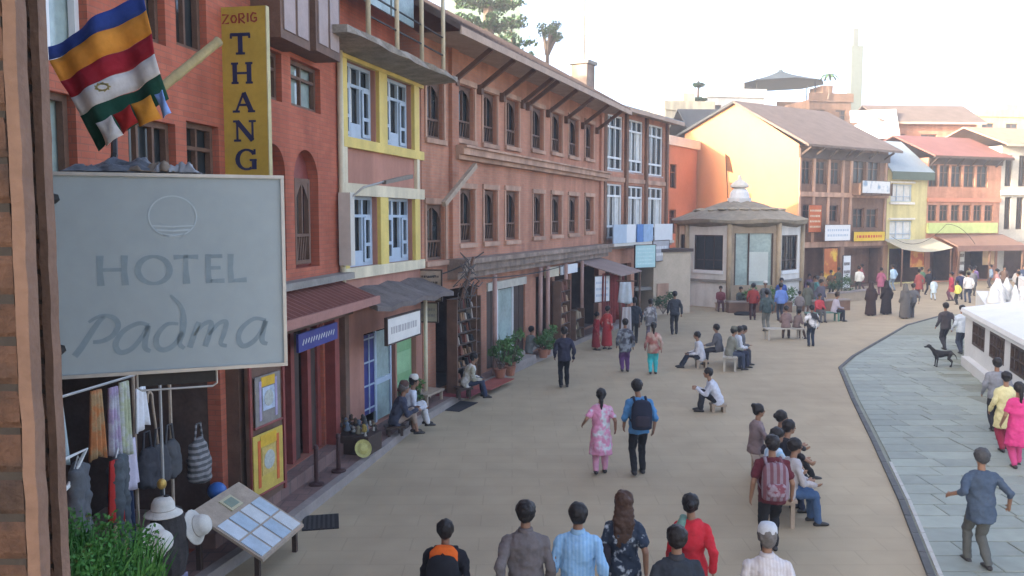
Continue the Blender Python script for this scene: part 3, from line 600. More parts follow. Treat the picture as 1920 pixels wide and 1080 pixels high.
block('hazy_far_house', 'pale bluish far house between two hazy trees', 44.5, 98, 7, 8, 15.0, M_greyroof, R(5), 'flat', 3)
block('pinkish_far_house', 'pinkish far house with a clay roof behind the red roofed house', 40.0, 78, 5.5, 6, 11.2, M_annex, R(5), mk('clay roof', (.34, .2, .14)), 2)
block('small_cabin_house', 'small rooftop cabin house with a slab roof above the gable house ridge', 24.6, 70, 4.2, 4, 11.9, M_brown, R(20), 'flat', 2)
# added unseen house; roof shaped to cast the shadow line on the orange gable
yd = thing('shade_house', 'added unseen brick house behind the long house, steep roof shaped to shade the gable', 'building', (3.05, 50.3, 0), math.atan2(.875, -.484))
b = MB(); b.add([(x, y, z) for y in (0, 7) for x, z in ((0, 0), (9.5, 0), (9.5, 12.4), (6.8, 15.0), (3.2, 11.6), (0, 10.1))], [(5, 4, 3, 2, 1, 0), (6, 7, 8, 9, 10, 11), (0, 6, 11, 5), (1, 2, 8, 7)]); b.build('wall', M_brick, yd)
b = MB(); rg = [(-.4, 9.95), (3.2, 11.65), (6.8, 15.1), (9.9, 12.0)]
for (xa, za), (xb, zb) in zip(rg, rg[1:]): b.loft([[(xa, y, za), (xb, y, zb), (xb, y, zb+.15), (xa, y, za+.15)] for y in (-.4, 7.4)])
b.build('roof', M_tile, yd)
# sheet roof bright in the sun
sh = thing('white_sheet_roof', 'sunlit white sheet roof leaning against the orange brick house', 'roof', (27.6, 70.2, 0), R(-18))
b = MB(); b.loft([[(x, -.6, 11.0), (x, 3.2, 13.6), (x, 3.2, 13.7), (x, -.6, 11.1)] for x in (0, 3.6)]); b.build('sheet', M_wframe, sh)
for x in (.1, 3.4): box('post', M_wood, sh, x, x+.1, 3.0, 3.1, 0, 13.5); 
for x in (.1, 3.4): box('post', M_wood, sh, x, x+.1, -.45, -.35, 0, 11.05)
# tent canopy
tn = thing('tent_canopy', 'wide dark blue tent canopy on thin posts on a roof terrace', 'canopy', (26.3, 85, 14.4))
b = MB(); b.lathe([(4.3, 3.3), (3.0, 3.65), (1.2, 4.15), (.25, 4.55), (.2, 4.75)], seg=8); b.build('canvas', mk('dark blue canvas', (.035, .05, .062), .8, .2, 1), tn)
for sx in (-2.8, 2.8):
    for sy in (-1.8, .5): MB().tube([(sx, sy, 0), (sx, sy, 3.65)], .06, 6).build('pole', M_dark, tn)
tw = thing('slender_tower', 'slender pale tower rising into the white sky', 'tower', (39.9, 101, 0))
b = MB(); b.box(-.65, .65, -.65, .65, 0, 24.5); b.build('shaft', mk('dull tower render', (.085, .105, .10)), tw); box('head', mk('grey tower', (.08, .095, .095)), tw, -.45, .15, -.45, .45, 24.5, 26.5)
an = thing('antenna_mast', 'thin grey antenna mast behind the long tiled roof', 'antenna', (5.3, 64, 0))
MB().tube([(0, 0, 8), (0, 0, 22.5)], .09, 6).build('mast', M_conc, an); MB().tube([(0, 0, 0), (0, 0, 8)], .12, 6).build('mast_foot', M_metal, an)
for z in (16, 18, 19.5): MB().tube([(-.4, 0, z), (.4, 0, z)], .03, 5).build('crossbar', M_metal, an)
# ================================================================ trees
def leaves(mb, c, r, n, s, squash=.8):
    for i in range(n):
        d = Vector((random.gauss(0, 1), random.gauss(0, 1), random.gauss(0, 1))); d.normalize(); p = Vector(c) + Vector((d.x*r, d.y*r, d.z*r*squash)) * (random.random() ** .45)
        a = Vector((jit(1), jit(1), jit(1))).normalized(); b = a.orthogonal().normalized(); q = s * random.uniform(.6, 1.3)
        mb.add([p - a*q, p + b*q*.5, p + a*q, p - b*q*.5], [(0, 1, 2, 3)])
def tree(name, label, x, y, h, rad, kind='round', m=None, z=0, n=14):
    t = thing(name, label, 'tree', (x, y, z)); tr = MB()
    tr.tube([(0, 0, 0), (.1, 0, h*.3), (-.05, .1, h*.62), (0, 0, h*.92)], [h*.03, h*.022, h*.014, h*.005], 8)
    cr = MB(); random.seed(int(x*31+y))
    if kind == 'conifer':
        nl = max(9, int(h/1.7))
        for i in range(nl):
            zz = h*(.25+.72*i/nl); rr_ = rad*(1-i/nl)*.95+.15
            for k in range(7):
                a = 2*math.pi*k/7 + i*.5; e = Vector((math.cos(a)*rr_, math.sin(a)*rr_, zz + rr_*.12)); tr.tube([(0, 0, zz-.1), e], [.04, .015], 5)
                for j in range(1, 6): leaves(cr, Vector((0, 0, zz)).lerp(e, j/5), rr_*.16+.14, 24, .2, .5)
    elif kind == 'palm':
        for k in range(12):
            a = 2*math.pi*k/12; pts = [Vector((math.cos(a)*rad*s_, math.sin(a)*rad*s_, h*.92 + rad*(.5*s_ - .9*s_*s_))) for s_ in (0, .25, .5, .75, 1)]
            for p, q in zip(pts, pts[1:]):
                sd_ = Vector((-math.sin(a), math.cos(a), 0))*rad*.12; cr.add([p-sd_, p+sd_, q+sd_*.8, q-sd_*.8], [(0, 1, 2, 3)])
    else:
        for k in range(n):
            a = random.random()*6.28; rr_ = rad*random.uniform(.1, .75); e = Vector((math.cos(a)*rr_, math.sin(a)*rr_, h - rad*random.uniform(.25, 1.5)))
            tr.tube([(0, 0, max(h*.3, h - rad*2.2)), e], [h*.01, h*.003], 5); leaves(cr, e, rad*.4, 130, rad*.10)
    tr.build('trunk', M_bark, t); cr.build('crown', m or M_leaf2, t); return t
tree('conifer_tree', 'tall layered conifer in front of the pale green tower block', -1.5, 57, 27, 5.0, 'conifer')
tree('tufted_tree', 'small tufted tree top showing over the long tiled roof', 2.45, 60, 18.3, 1.1, n=8)
tree('dark_conifer_tree', 'bushy conifer between the cream rooftop house and the white roof house', 17.0, 79, 18.6, 2.3, 'conifer')
tree('roof_palm', 'small palm in a pot on the brick roof terrace', 29.2, 80, 2.4, 1.0, 'palm', z=15.6)
tree('roof_palm', 'small palm growing beside the slender tower', 38.0, 97, 17.6, 1.3, 'palm')
tree('hazy_tree', 'round hazy tree behind the grey tile roof', 36.5, 88, 14.6, 1.7)
tree('hazy_tree', 'round tree beside the pale bluish far house', 43.2, 92, 14.6, 2.3)
tree('hazy_tree', 'low round tree far behind the cream rooftop house', 11.4, 88, 16.2, 2.2)
tree('hazy_tree', 'low leafy tree far behind the tent canopy house', 21.0, 96, 18.0, 2.4)
# ================================================================ brick pier beside the camera
pier = thing('brick_pier', 'close brown brick pier with paler strips painted as lit brick edges', 'pier', (-1.3, 1.4, 0))
def course(u0, u1, y0, y1, z0, n, parent, off):
    meshes = []
    for q in range(4):
        b = MB(); L_ = .225; e = .006; j = lambda: jit(.002)
        b.loft([[(e+j(), 0+e, 0), (L_, e, 0), (L_, y1-y0, 0), (e, y1-y0, 0)], [(0, 0+j(), .012), (L_, 0, .012), (L_, y1-y0, .012), (0, y1-y0, .012)], [(0, 0, .052), (L_, 0+j(), .052), (L_, y1-y0, .052), (0, y1-y0, .052)], [(e, e, .064), (L_-e, e, .064), (L_-e, y1-y0, .064), (e, y1-y0, .064)]])
        meshes.append(b.mesh('brick', M_pier))
    for i in range(n):
        x = u1 - (.11 if i % 2 else 0)
        if i % 2:
            o = link('brick', random.choice(meshes), parent, (u1-.105, y0, z0+i*.075)); o.scale.x = .105/.225
        while x > u0:
            link('brick', random.choice(meshes), parent, (x-.225, y0+jit(.003), z0+i*.075)); x -= .235
box('mortar_core', M_mortar, pier, -1.2, .476, .006, .034, 0, 6.5); course(-.3, .479, 0, .042, 3.5, 26, pier, 0)
box('mortar_core', M_mortar, pier, -1.2, .132, .706, .745, 0, 7.0); course(-.5, .136, .7, .75, 3.2, 36, pier, .1)
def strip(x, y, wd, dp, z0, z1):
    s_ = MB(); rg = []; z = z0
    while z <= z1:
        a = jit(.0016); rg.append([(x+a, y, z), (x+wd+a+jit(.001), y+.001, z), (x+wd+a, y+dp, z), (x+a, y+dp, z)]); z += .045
    s_.loft(rg); s_.build('lit_edge_strip', M_pierlit, pier)
strip(.480, .002, .021, .032, 3, 6); strip(.137, .702, .020, .04, 3, 6.5)  # strips stand for the lit brick sides, light put into their colour
# ================================================================ hotel sign
U = .765/440; UV = .688/386
hs_ = thing('hotel_sign', 'large pale grey blue box sign reading HOTEL Padma', 'sign', (-1.53, 2.8, 4.066), math.atan2(.28, .712))
X_ = lambda px: (px-92)*U
Z_ = lambda py: (712-py)*UV
box('sign_box', M_dark, hs_, 0, .765, .012, .13, 0, .688)
box('sign_face', M_signface, hs_, .012, .753, .004, .0115, .012, .676)
for a in ((0, .765, -.004, .01, .676, .688), (0, .765, -.004, .01, 0, .012), (0, .012, -.004, .01, .0125, .6755), (.753, .765, -.004, .01, .0125, .6755)): box('frame', M_metal, hs_, *a)
CUR = [MB()]; S = lambda pts, wd: CUR[0].ribbon([(X_(p[0]), Z_(p[1])) for p in pts], [w_*U for w_ in wd] if isinstance(wd, list) else wd*U, .0012, off=-.004)
def done(name='letter'): CUR[0].build(name, M_signtxt, hs_); CUR[0] = MB()
for ix_, (st_, wd) in enumerate((([(184, 482), (183, 510), (184, 539)], [13, 10, 13]), ([(227, 482), (226, 510), (227, 539)], [13, 10, 13]), ([(188, 509), (222, 509)], 7),
    ([(339, 482), (338, 510), (339, 539)], [9, 10, 14]), ([(316, 487), (338, 486), (362, 487)], [10, 6, 10]),
    ([(381, 482), (380, 510), (381, 539)], [12, 10, 12]), ([(384, 486), (408, 486)], [7, 8]), ([(384, 509), (404, 509)], 7), ([(384, 535), (411, 535)], [7, 9]),
    ([(424, 482), (423, 510), (424, 539)], [12, 10, 12]), ([(428, 535), (454, 534)], [7, 10]))):
    S(st_, wd)
    if ix_ in (2, 4, 8, 10): done()
q = [(279 + 29*math.cos(t*math.pi/14), 511 + 26*math.sin(t*math.pi/14)) for t in range(28)]
CUR[0].ribbon([(X_(a), Z_(b)) for a, b in q], [(6 + 6*abs(math.cos(t*math.pi/14)))*U for t in range(28)], .0012, True, off=-.004)
done()
def smooth_pts(P, n=5):
    out = []
    for i in range(len(P)-1):
        p0, p1, p2, p3 = P[max(i-1, 0)], P[i], P[i+1], P[min(i+2, len(P)-1)]
        for k in range(n):
            t = k/n; out.append(tuple(.5*((2*p1[j]) + (-p0[j]+p2[j])*t + (2*p0[j]-5*p1[j]+4*p2[j]-p3[j])*t*t + (-p0[j]+3*p1[j]-3*p2[j]+p3[j])*t**3) for j in (0, 1)))
    return out + [P[-1]]
for ix_, (pts, w0, w1, w2) in enumerate((([(133, 670), (145, 655), (160, 632), (178, 606), (188, 598)], 12, 11, 6), ([(160, 607), (175, 598), (192, 596), (207, 603), (211, 618), (200, 635), (182, 644), (166, 645)], 5, 11, 7),
    ([(267, 617), (247, 613), (220, 627), (206, 650), (213, 667), (233, 662), (253, 640), (266, 618)], 7, 11, 7), ([(266, 618), (259, 648), (259, 662), (268, 668)], 10, 11, 7),
    ([(321, 617), (300, 617), (282, 637), (280, 658), (293, 667), (313, 657), (328, 633)], 6, 11, 8), ([(308, 560), (325, 580), (331, 603), (328, 633), (322, 655), (331, 666)], 4, 13, 7),
    ([(360, 615), (350, 640), (341, 665)], 10, 11, 11), ([(349, 642), (367, 621), (383, 617), (379, 640), (370, 664)], 6, 10, 11), ([(378, 641), (397, 620), (412, 617), (407, 640), (400, 660), (412, 665)], 6, 10, 7),
    ([(490, 617), (467, 613), (443, 630), (435, 650), (443, 667), (463, 660), (480, 640), (490, 618)], 7, 11, 7), ([(490, 618), (482, 648), (483, 661), (492, 665)], 10, 11, 7))):
    p = smooth_pts(pts); n_ = len(p); S(p, [w0 + (w1-w0)*min(1, 2*i/n_) if i < n_/2 else w1 + (w2-w1)*(2*i/n_-1) for i in range(n_)])
    if ix_ in (1, 3, 5, 8, 10): done()
lg = MB()
q = [(317 + 44*math.cos(t*math.pi/20), 408 + 39*math.sin(t*math.pi/20)) for t in range(40)]
lg.ribbon([(X_(a), Z_(b)) for a, b in q], 2.6*U, .001, True, off=-.0035)
for yy, hw, wd in ((426, 38, 3), (434, 31, 3.5), (443, 20, 4)): lg.ribbon([(X_(317-hw), Z_(yy)), (X_(317), Z_(yy+2)), (X_(317+hw), Z_(yy))], wd*U, .001, off=-.0035)
lg.build('emblem', mk('faded emblem', (.35, .43, .47), .6, .1, 9), hs_)
for z in (.1, .6): MB().tube([(.06, .1, z), (-.05, -.25, z), (-.25, -.6, z)], .018, 6).build('bracket', M_dark, hs_)
pl = box('hanging_plate', M_dark, hs_, .26, .52, .02, .03, -.045, -.002)
rd = MB(); rd.tube([(.26, .02, 0), (.26, .02, -.05), (.275, .02, -.06), (.505, .02, -.06), (.52, .02, -.05), (.52, .02, 0)], .004, 6); rd.build('plate_rim', M_metal, pl)
# crumpled plastic on top of the sign
def crumple(name, label, loc, lx, ly, h, m, seed, rz=0, cat='plastic sheet'):
    random.seed(seed); nx, ny = 44, 18; v = []; f = []
    for i in range(nx+1):
        for j in range(ny+1):
            a, b = i/nx, j/ny; e = min(1, 5*min(a, 1-a, b, 1-b)); nn_ = noise.fractal((a*3.2+seed, b*2.2, seed*1.7), 1.0, 2.0, 4); v.append((a*lx + .01*noise.noise((a*6, b*5, seed)), b*ly*1.25 - .03 + .02*noise.noise((a*7+3, b*3, seed)), max(.003, h*e*(.45 + .8*nn_)) ))
    for i in range(nx):
        for j in range(ny): k = i*(ny+1)+j; f.append((k, k+ny+1, k+ny+2, k+1))
    mb = MB(); mb.add(v, f); o = mb.build(name, m, None, loc, rz, smooth=True); sm = o.modifiers.new('thick', 'SOLIDIFY'); sm.thickness = .004
    return tag(o, label, cat)
crumple('plastic_sheet', 'crumpled dark blue grey plastic lying on the hotel sign', (-1.50, 2.86, 4.757), .33, .1, .055, M_tarp, 3, math.atan2(.28, .712))
crumple('plastic_sheet', 'small crumpled pale plastic scrap on the hotel sign', (-1.24, 2.96, 4.757), .16, .1, .05, mk('pale plastic', (.17, .18, .19), .35, .3, 12), 5, math.atan2(.28, .712))
crumple('rag', 'dirty brown rag draped between plastic scraps on the hotel sign', (-1.31, 2.93, 4.76), .15, .08, .055, mk('dirty rag', (.16, .13, .10), .9, .3, 12), 9, math.atan2(.28, .712), 'rag')
# ================================================================ flag
fg = thing('striped_flag', 'hanging flag with blue, orange, red, white and green stripes', 'flag', (-1.72, 3.2, 4.85), 0)
Lp = [(95, 95), (93, 118), (110, 155), (128, 184), (145, 217), (178, 285)]
Rp_ = [(268, -6), (276, 28), (287, 70), (292, 107), (302, 143), (316, 190)]
FX = lambda p: (p-88)*.002
FZ = lambda p: (285-p)*.002
fcol = [(.03, .06, .24), (.62, .27, .05), (.30, .025, .04), (.62, .63, .63), (.02, .075, .05)]
nm_ = ['blue_stripe', 'orange_stripe', 'red_stripe', 'white_stripe', 'green_stripe']
for s_ in range(5):
    v = []; f = []; nx = 24
    for i in range(nx+1):
        a = i/nx
        for j in range(4):
            b = j/3
            lx = Lp[s_][0]+(Lp[s_+1][0]-Lp[s_][0])*b; lz = Lp[s_][1]+(Lp[s_+1][1]-Lp[s_][1])*b
            rx = Rp_[s_][0]+(Rp_[s_+1][0]-Rp_[s_][0])*b; rz_ = Rp_[s_][1]+(Rp_[s_+1][1]-Rp_[s_][1])*b
            sag = (math.sin(a*math.pi)*5 + 2*math.sin(a*7+s_*.4)) * (0 if s_ == 4 and b > .6 else 1)
            if s_ == 4 and a > .3 and b > .5: lz = min(lz, lz); 
            px_ = lx+(rx-lx)*a; py_ = lz+(rz_-lz)*a + sag*(.4+.2*s_)
            v.append((FX(px_), .02*math.sin(a*9+s_*.55+b*.5)+.007*math.sin(a*21), FZ(py_)))
    for i in range(nx):
        for j in range(3): k = i*4+j; f.append((k, k+1, k+5, k+4))
    mb = MB(); mb.add(v, f); o = mb.build(nm_[s_], cloth(fcol[s_]), fg, smooth=True); sm = o.modifiers.new('thick', 'SOLIDIFY'); sm.thickness = .002
for nme, c_, P in (('white_patch', (.60, .61, .60), [(195, 238), (225, 224), (243, 258), (212, 279)]), ('red_patch', (.34, .03, .03), [(226, 223), (259, 205), (271, 236), (243, 257)]), ('orange_patch', (.62, .29, .05), [(260, 204), (297, 188), (314, 229), (273, 244)]), ('blue_patch', (.20, .32, .62), [(303, 187), (318, 179), (331, 219), (317, 229)])):
    mb = MB(); v = []; f = []
    for i in range(5):
        for j in range(5):
            a, b = i/4, j/4; x = (P[0][0]*(1-a)+P[1][0]*a)*(1-b)+(P[3][0]*(1-a)+P[2][0]*a)*b; z = (P[0][1]*(1-a)+P[1][1]*a)*(1-b)+(P[3][1]*(1-a)+P[2][1]*a)*b
            v.append((FX(x), -.075+.012*math.sin(a*4+b*3), FZ(z)))
    for i in range(4):
        for j in range(4): k = i*5+j; f.append((k, k+1, k+6, k+5))
    mb.add(v, f); o = mb.build(nme, cloth(c_), fg, smooth=True); o.modifiers.new('thick', 'SOLIDIFY').thickness = .003
em = MB()
for i in range(9): a = i*.7; em.ribbon([(FX(205)+.03*math.cos(a), FZ(172)+.016*math.sin(a)), (FX(205)+.022*math.cos(a+1.2), FZ(172)+.012*math.sin(a+1.2))], .006, .001)
em.build('emblem', cloth((.40, .36, .16)), fg, (0, -.055, 0))
MB().tube([(FX(270), 0, FZ(-8)), (FX(264), .0, FZ(-140))], .004, 5).build('cord', M_dark, fg)
bp = thing('bamboo_pole', 'weathered bamboo pole sticking out behind the striped flag', 'pole', (-1.56, 3.32, 4.93))
b = MB(); a0 = Vector((0, 0, 0)); a1 = Vector((.30, .42, .43)); pts = []; rs = []
for i in range(31): pts.append(a0.lerp(a1, i/30)); rs.append(.0195 if i % 6 else .0225)
b.tube(pts, rs, 10); b.build('cane', M_bamboo, bp, smooth=True)
MB().tube([(.02, .02, .02), (.12, -.2, -.1), (.16, -.35, -.25)], .012, 6).build('stay', M_dark, bp)
# ================================================================ balcony slab with fern
hb = thing('balcony_slab', 'small concrete balcony slab below the hotel sign', 'slab', (-1.9, 2.2, 0)); box('slab', M_conc, hb, -.6, .95, -.05, .75, 3.0, 3.1); box('bracket', M_dark, hb, -.6, .9, .1, .16, 2.85, 2.998)
pt = thing('fern_planter', 'dense bright green fern in a planter below the hotel sign', 'plant', (-1.27, 2.6, 3.10))
b = MB(); b.loft([[(-.3, -.14, 0), (.16, -.14, 0), (.16, .16, 0), (-.3, .16, 0)], [(-.33, -.16, .2), (.18, -.16, .2), (.18, .18, .2), (-.33, .18, .2)]]); b.build('trough', mk('clay trough', (.3, .15, .1), .8, .2, 5), pt)
random.seed(5); b = MB()
for i in range(900):
    x, y = random.uniform(-.36, .10), random.uniform(-.19, .2); h = .40*(1-.35*((x+.09)/.29)**2) * random.uniform(.6, 1.04) - max(0, x-.03)*.5; d = Vector((jit(.075), jit(.075), 0)); p = Vector((x, y, .18 + h*.5*random.random())); t_ = Vector((x, y, .18+h*.9)) + d; sd_ = Vector((jit(1), jit(1), 0)).normalized()*.0038
    m_ = (p+t_)/2 + Vector((0, 0, .012)); b.add([p-sd_*.5, p+sd_*.5, m_+sd_, t_, m_-sd_], [(0, 1, 2, 4), (4, 2, 3)])
for i in range(60):
    x = random.uniform(-.36, .09); y = random.uniform(-.17, .18); hh = .36*(1-.35*((x+.09)/.29)**2) - max(0, x+.02)*.55
    leaves(b, (x, y, .18 + hh*random.uniform(.55, .95)), .055, 75, .0085, .8)
b.build('fronds', M_lgreen, pt)
# ================================================================ vertical thangka sign
ts = thing('vertical_sign', 'tall yellow vertical sign reading ZORIG THANGKA', 'sign', (-4.12, 12.28, 4.16), math.atan2(-.168, .985))
M_ysign = mk('mustard sign', (.40, .29, .045), .55, .14, 2.5)
box('board', M_ysign, ts, 0, .69, 0, .09, 0, 3.4); box('board_edge', mk('pale sign edge', (.42, .38, .2), .6, .2, 4), ts, .69, .705, -.005, .092, 0, 3.4)
u_ = .69/90; SX = lambda p: (p-424)*u_
SZ = lambda p: 3.4 - (p-15)*u_
tx = MB(); thick, thin, ser = 9*u_, 6*u_, 4*u_
def T(pts, wd): tx.ribbon([(SX(a), SZ(b)) for a, b in pts], wd, .006)
def serif(x, y, h=7): T([(x-h, y), (x+h, y)], ser)
def letter(ch, y0, y1, xc):
    if ch == 'T': T([(xc, y0), (xc, y1)], thick); T([(xc-19, y0+1), (xc+19, y0+1)], thin); T([(xc-18, y0), (xc-18, y0+8)], ser); T([(xc+18, y0), (xc+18, y0+8)], ser); serif(xc, y1, 9)
    if ch == 'H':
        for s_ in (-14, 14): T([(xc+s_, y0), (xc+s_, y1)], thick); serif(xc+s_, y0); serif(xc+s_, y1)
        T([(xc-14, (y0+y1)/2), (xc+14, (y0+y1)/2)], ser)
    if ch == 'A': T([(xc-15, y1), (xc, y0)], ser); T([(xc, y0), (xc+15, y1)], thick); T([(xc-9, y0+(y1-y0)*.65), (xc+9, y0+(y1-y0)*.65)], ser); serif(xc-15, y1); serif(xc+15, y1)
    if ch == 'N': T([(xc-15, y0), (xc-15, y1)], ser); T([(xc-15, y0), (xc+15, y1)], thick); T([(xc+15, y0), (xc+15, y1)], ser); serif(xc-15, y1); serif(xc+15, y0); serif(xc-18, y0, 5)
    if ch == 'G':
        r_ = (y1-y0)/2; q = [(xc + 18*math.cos(t), (y0+y1)/2 + r_*math.sin(t)) for t in [-.6 - i*.36 for i in range(14)]]
        T(q, [ser + (thick-ser)*abs(math.cos(-.6-i*.36))**2 for i in range(14)]); T([(xc+15, (y0+y1)/2+2), (xc+15, y1)], thick); serif(xc+13, (y0+y1)/2+1); T([(xc+16, y0-1), (xc+16, y0+9)], ser)
    if ch == 'K': T([(xc-13, y0), (xc-13, y1)], thick); serif(xc-13, y0); serif(xc-13, y1); T([(xc+13, y0), (xc-11, (y0+y1)/2+2)], ser); T([(xc-5, (y0+y1)/2-3), (xc+15, y1)], thick); serif(xc+13, y0); serif(xc+15, y1)
for ch, y0, y1, xc in (('T', 64, 99, 464), ('H', 117, 152, 466), ('A', 170, 204, 468), ('N', 222, 257, 469), ('G', 274, 310, 471), ('K', 327, 361, 471), ('A', 379, 413, 471)):
    tx = MB(); letter(ch, y0, y1, xc); tx.build('letter', mk('navy lettering', (.02, .025, .075), .5, .2, 5), ts)
tx = MB(); z_ = 3.2*u_
for pts in ([(430, 29), (442, 29), (430, 45), (443, 44)], [(447, 37), (450, 31), (455, 31), (458, 37), (455, 43), (450, 43), (447, 37)], [(463, 45), (463, 28), (471, 28), (473, 33), (470, 36), (464, 37), (474, 45)], [(480, 27), (480, 43)], [(497, 29), (490, 27), (486, 33), (487, 41), (493, 43), (497, 40), (497, 36), (492, 36)]):
    tx = MB(); T(pts, z_); tx.build('small_letter', mk('maroon lettering', (.25, .05, .03), .5, .2, 5), ts)
for z in (.4, 1.75, 3.1): MB().tube([(-.12, .045, z), (.0, .045, z)], .025, 6).build('bracket', M_dark, ts)
# ================================================================ other sign boards
def board(name, label, loc, rz, wd, h, m, lines=0, lm=None, th=.05):
    t = thing(name, label, 'sign', loc, rz); box('board', m, t, 0, wd, 0, th, 0, h)
    fr = MB(); e = .03; fr.box(-e, wd+e, -.012, th+.01, -e, 0-.001); fr.box(-e, wd+e, -.012, th+.01, h+.001, h+e); fr.box(-e, -.001, -.012, th+.01, 0, h); fr.box(wd+.001, wd+e, -.012, th+.01, 0, h); fr.build('frame', M_dwood, t)
    if lines:
        l_ = MB()
        for i in range(lines):
            z = h*(1-(i+1)/(lines+1)); x = wd*.1
            while x < wd*.88:
                s_ = random.uniform(.03, .09)*wd; l_.ribbon([(x, z), (x+s_, z+jit(.004))], h*.28/lines, .003); x += s_ + wd*.03
        l_.build('lettering', lm or M_dwood, t)['kind'] = 'stuff'
    return t
rzY = yel.rotation_euler.z; rzL = lon.rotation_euler.z; rzW = whi.rotation_euler.z; rzG = gab.rotation_euler.z; rzB = brk.rotation_euler.z
board('shop_sign', 'long white sign board above the pale glass door', place(yel, .25, -.85, 2.12), rzY, 1.75, .5, mk('white board', (.60, .58, .53), .6, .1, 2), 1, mk('grey text', (.36, .34, .32)))
board('plank_sign', 'weathered brown plank sign board projecting beside the yellow house', (-2.38, 20.75, 2.62), R(-8), .66, .72, M_lwood, 4, M_dwood)
board('plank_sign', 'smaller drab sign hanging under the weathered plank sign', (-2.32, 20.75, 2.1), R(-8), .5, .44, mk('drab sign', (.30, .28, .2), .8, .2, 4), 2, M_conc)
board('wall_sign', 'white notice board hanging over the woven goods shop', place(lon, 11.9, -1.0, 1.5), rzL - R(25), .85, .95, M_wframe, 3, M_bframe)
board('teal_sign', 'pale teal sign board in a dark frame below the balcony', place(whi, 1.9, -.75, 2.45), rzW - R(25), 1.2, .98, mk('teal board', (.36, .56, .56), .5, .1, 3), 5, mk('teal text', (.5, .64, .63)))
board('grey_sign', 'grey painted sign board beside the pale teal sign', place(whi, 4.5, -.55, 2.6), rzW, 2.1, .95, mk('grey board', (.36, .36, .37), .6, .15, 3), 2, M_wframe)
board('orange_banner', 'orange vertical banner board on the brown timber facade', place(gab, .6, -.4, 3.75), rzG, 1.3, 1.7, mk('orange banner', (.45, .12, .04), .7, .15, 3), 4, M_cream)
board('white_banner', 'slanted white banner above the corner shop', place(gab, 1.6, -.9, 3.2), rzG, 2.7, 1.0, M_wframe, 2, M_bframe)
board('yellow_banner', 'bright yellow shop banner with red lettering', place(gab, 5.3, -.5, 3.1), rzG, 3.6, .62, mk('yellow banner', (.62, .42, .03), .6, .1, 3), 1, mk('red text', (.45, .05, .03)))
board('street_banner', 'white and blue cloth banner hung on the timber balcony', place(gab, 5.6, -.82, 6.3), rzG, 3.2, .8, mk('white blue banner', (.55, .58, .58), .7, .1, 3, alt=(.2, .3, .4), altscale=2, altcut=.58), 0)
board('standing_sign', 'narrow white standing sign with dark script beside the shop pier', place(gab, 3.5, -1.0, .1), rzG, .8, 2.1, M_wframe, 3, M_dwood)
board('poster_board', 'orange and yellow poster board beside the narrow white sign', place(gab, 1.6, -.9, .3), rzG, 1.4, 2.4, mk('orange poster', (.42, .13, .04), .7, .2, 3, alt=(.6, .4, .05), altscale=1.5, altcut=.55), 0)
board('lit_poster', 'orange poster on the wall below the pale canopy', place(pal, 1.8, -.6, 1.2), pal.rotation_euler.z, 1.4, 1.3, mk('orange picture', (.55, .28, .06), .7, .2, 3, alt=(.4, .1, .03), altscale=2), 0)
board('tan_poster', 'tan poster in the shop under the brown awning', place(brk, 5.2, -.3, 1.2), rzB, 1.2, 1.2, mk('tan poster', (.42, .3, .17)), 0)
board('framed_poster', 'tall pale poster on the shop front under the brown awning', place(brk, 2.9, -.3, .8), rzB, .55, 1.7, M_curtain, 2, M_dwood)
cnp = thing('pale_canopy', 'sagging pale canvas canopy between the yellow banner and the brown awning', 'canopy', place(pal, -.6, 0, 0), pal.rotation_euler.z)
b = MB(); rg = []
for i in range(13):
    x = i*.42; sg = -.25*math.sin(i/12*math.pi); rg.append([(x, -1.9, 2.55+sg), (x, -.2, 3.2+sg*.5), (x, -.2, 3.23+sg*.5), (x, -1.9, 2.58+sg)])
b.loft(rg); b.build('canvas', mk('pale canvas', (.40, .37, .28), .9, .15, 2), cnp)
for x in (.1, 4.9): MB().tube([(x, -1.85, 0), (x, -1.85, 2.55)], .05, 6).build('pole', M_wood, cnp)
ba = thing('brown_awning', 'brown sloping canvas awning over the hanging red textiles', 'awning', place(lon, 12.0, 0, 0), rzL)
b = MB(); b.loft([[(x, -1.9, 2.45), (x, -.02, 3.0), (x, -.02, 3.04), (x, -1.9, 2.49)] for x in (.3, 3.7)]); b.build('canvas', mk('taupe canvas', (.25, .185, .16), .9, .15, 2), ba)
for x in (.4, 3.6): MB().tube([(x, -1.85, .15), (x, -1.85, 2.46)], .04, 6).build('pole', M_wood, ba)
tb = thing('tan_block_wall', 'tan plastered gate block between the brick house and the pavilion', 'wall', (6.75, 40.6, 0), R(30)); box('wall', mk('tan plaster', (.44, .37, .28), .9, .15, 2), tb, 0, 2.3, 0, 1.2, 0, 3.0); box('coping', M_dwood, tb, -.1, 2.4, -.1, 1.3, 3.0, 3.15)
box('shelf', M_conc, tb, -1.0, -.02, .1, .8, 1.2, 1.35); box('panel', M_cornice, tb, .2, .9, -.05, -.003, .3, 1.5)
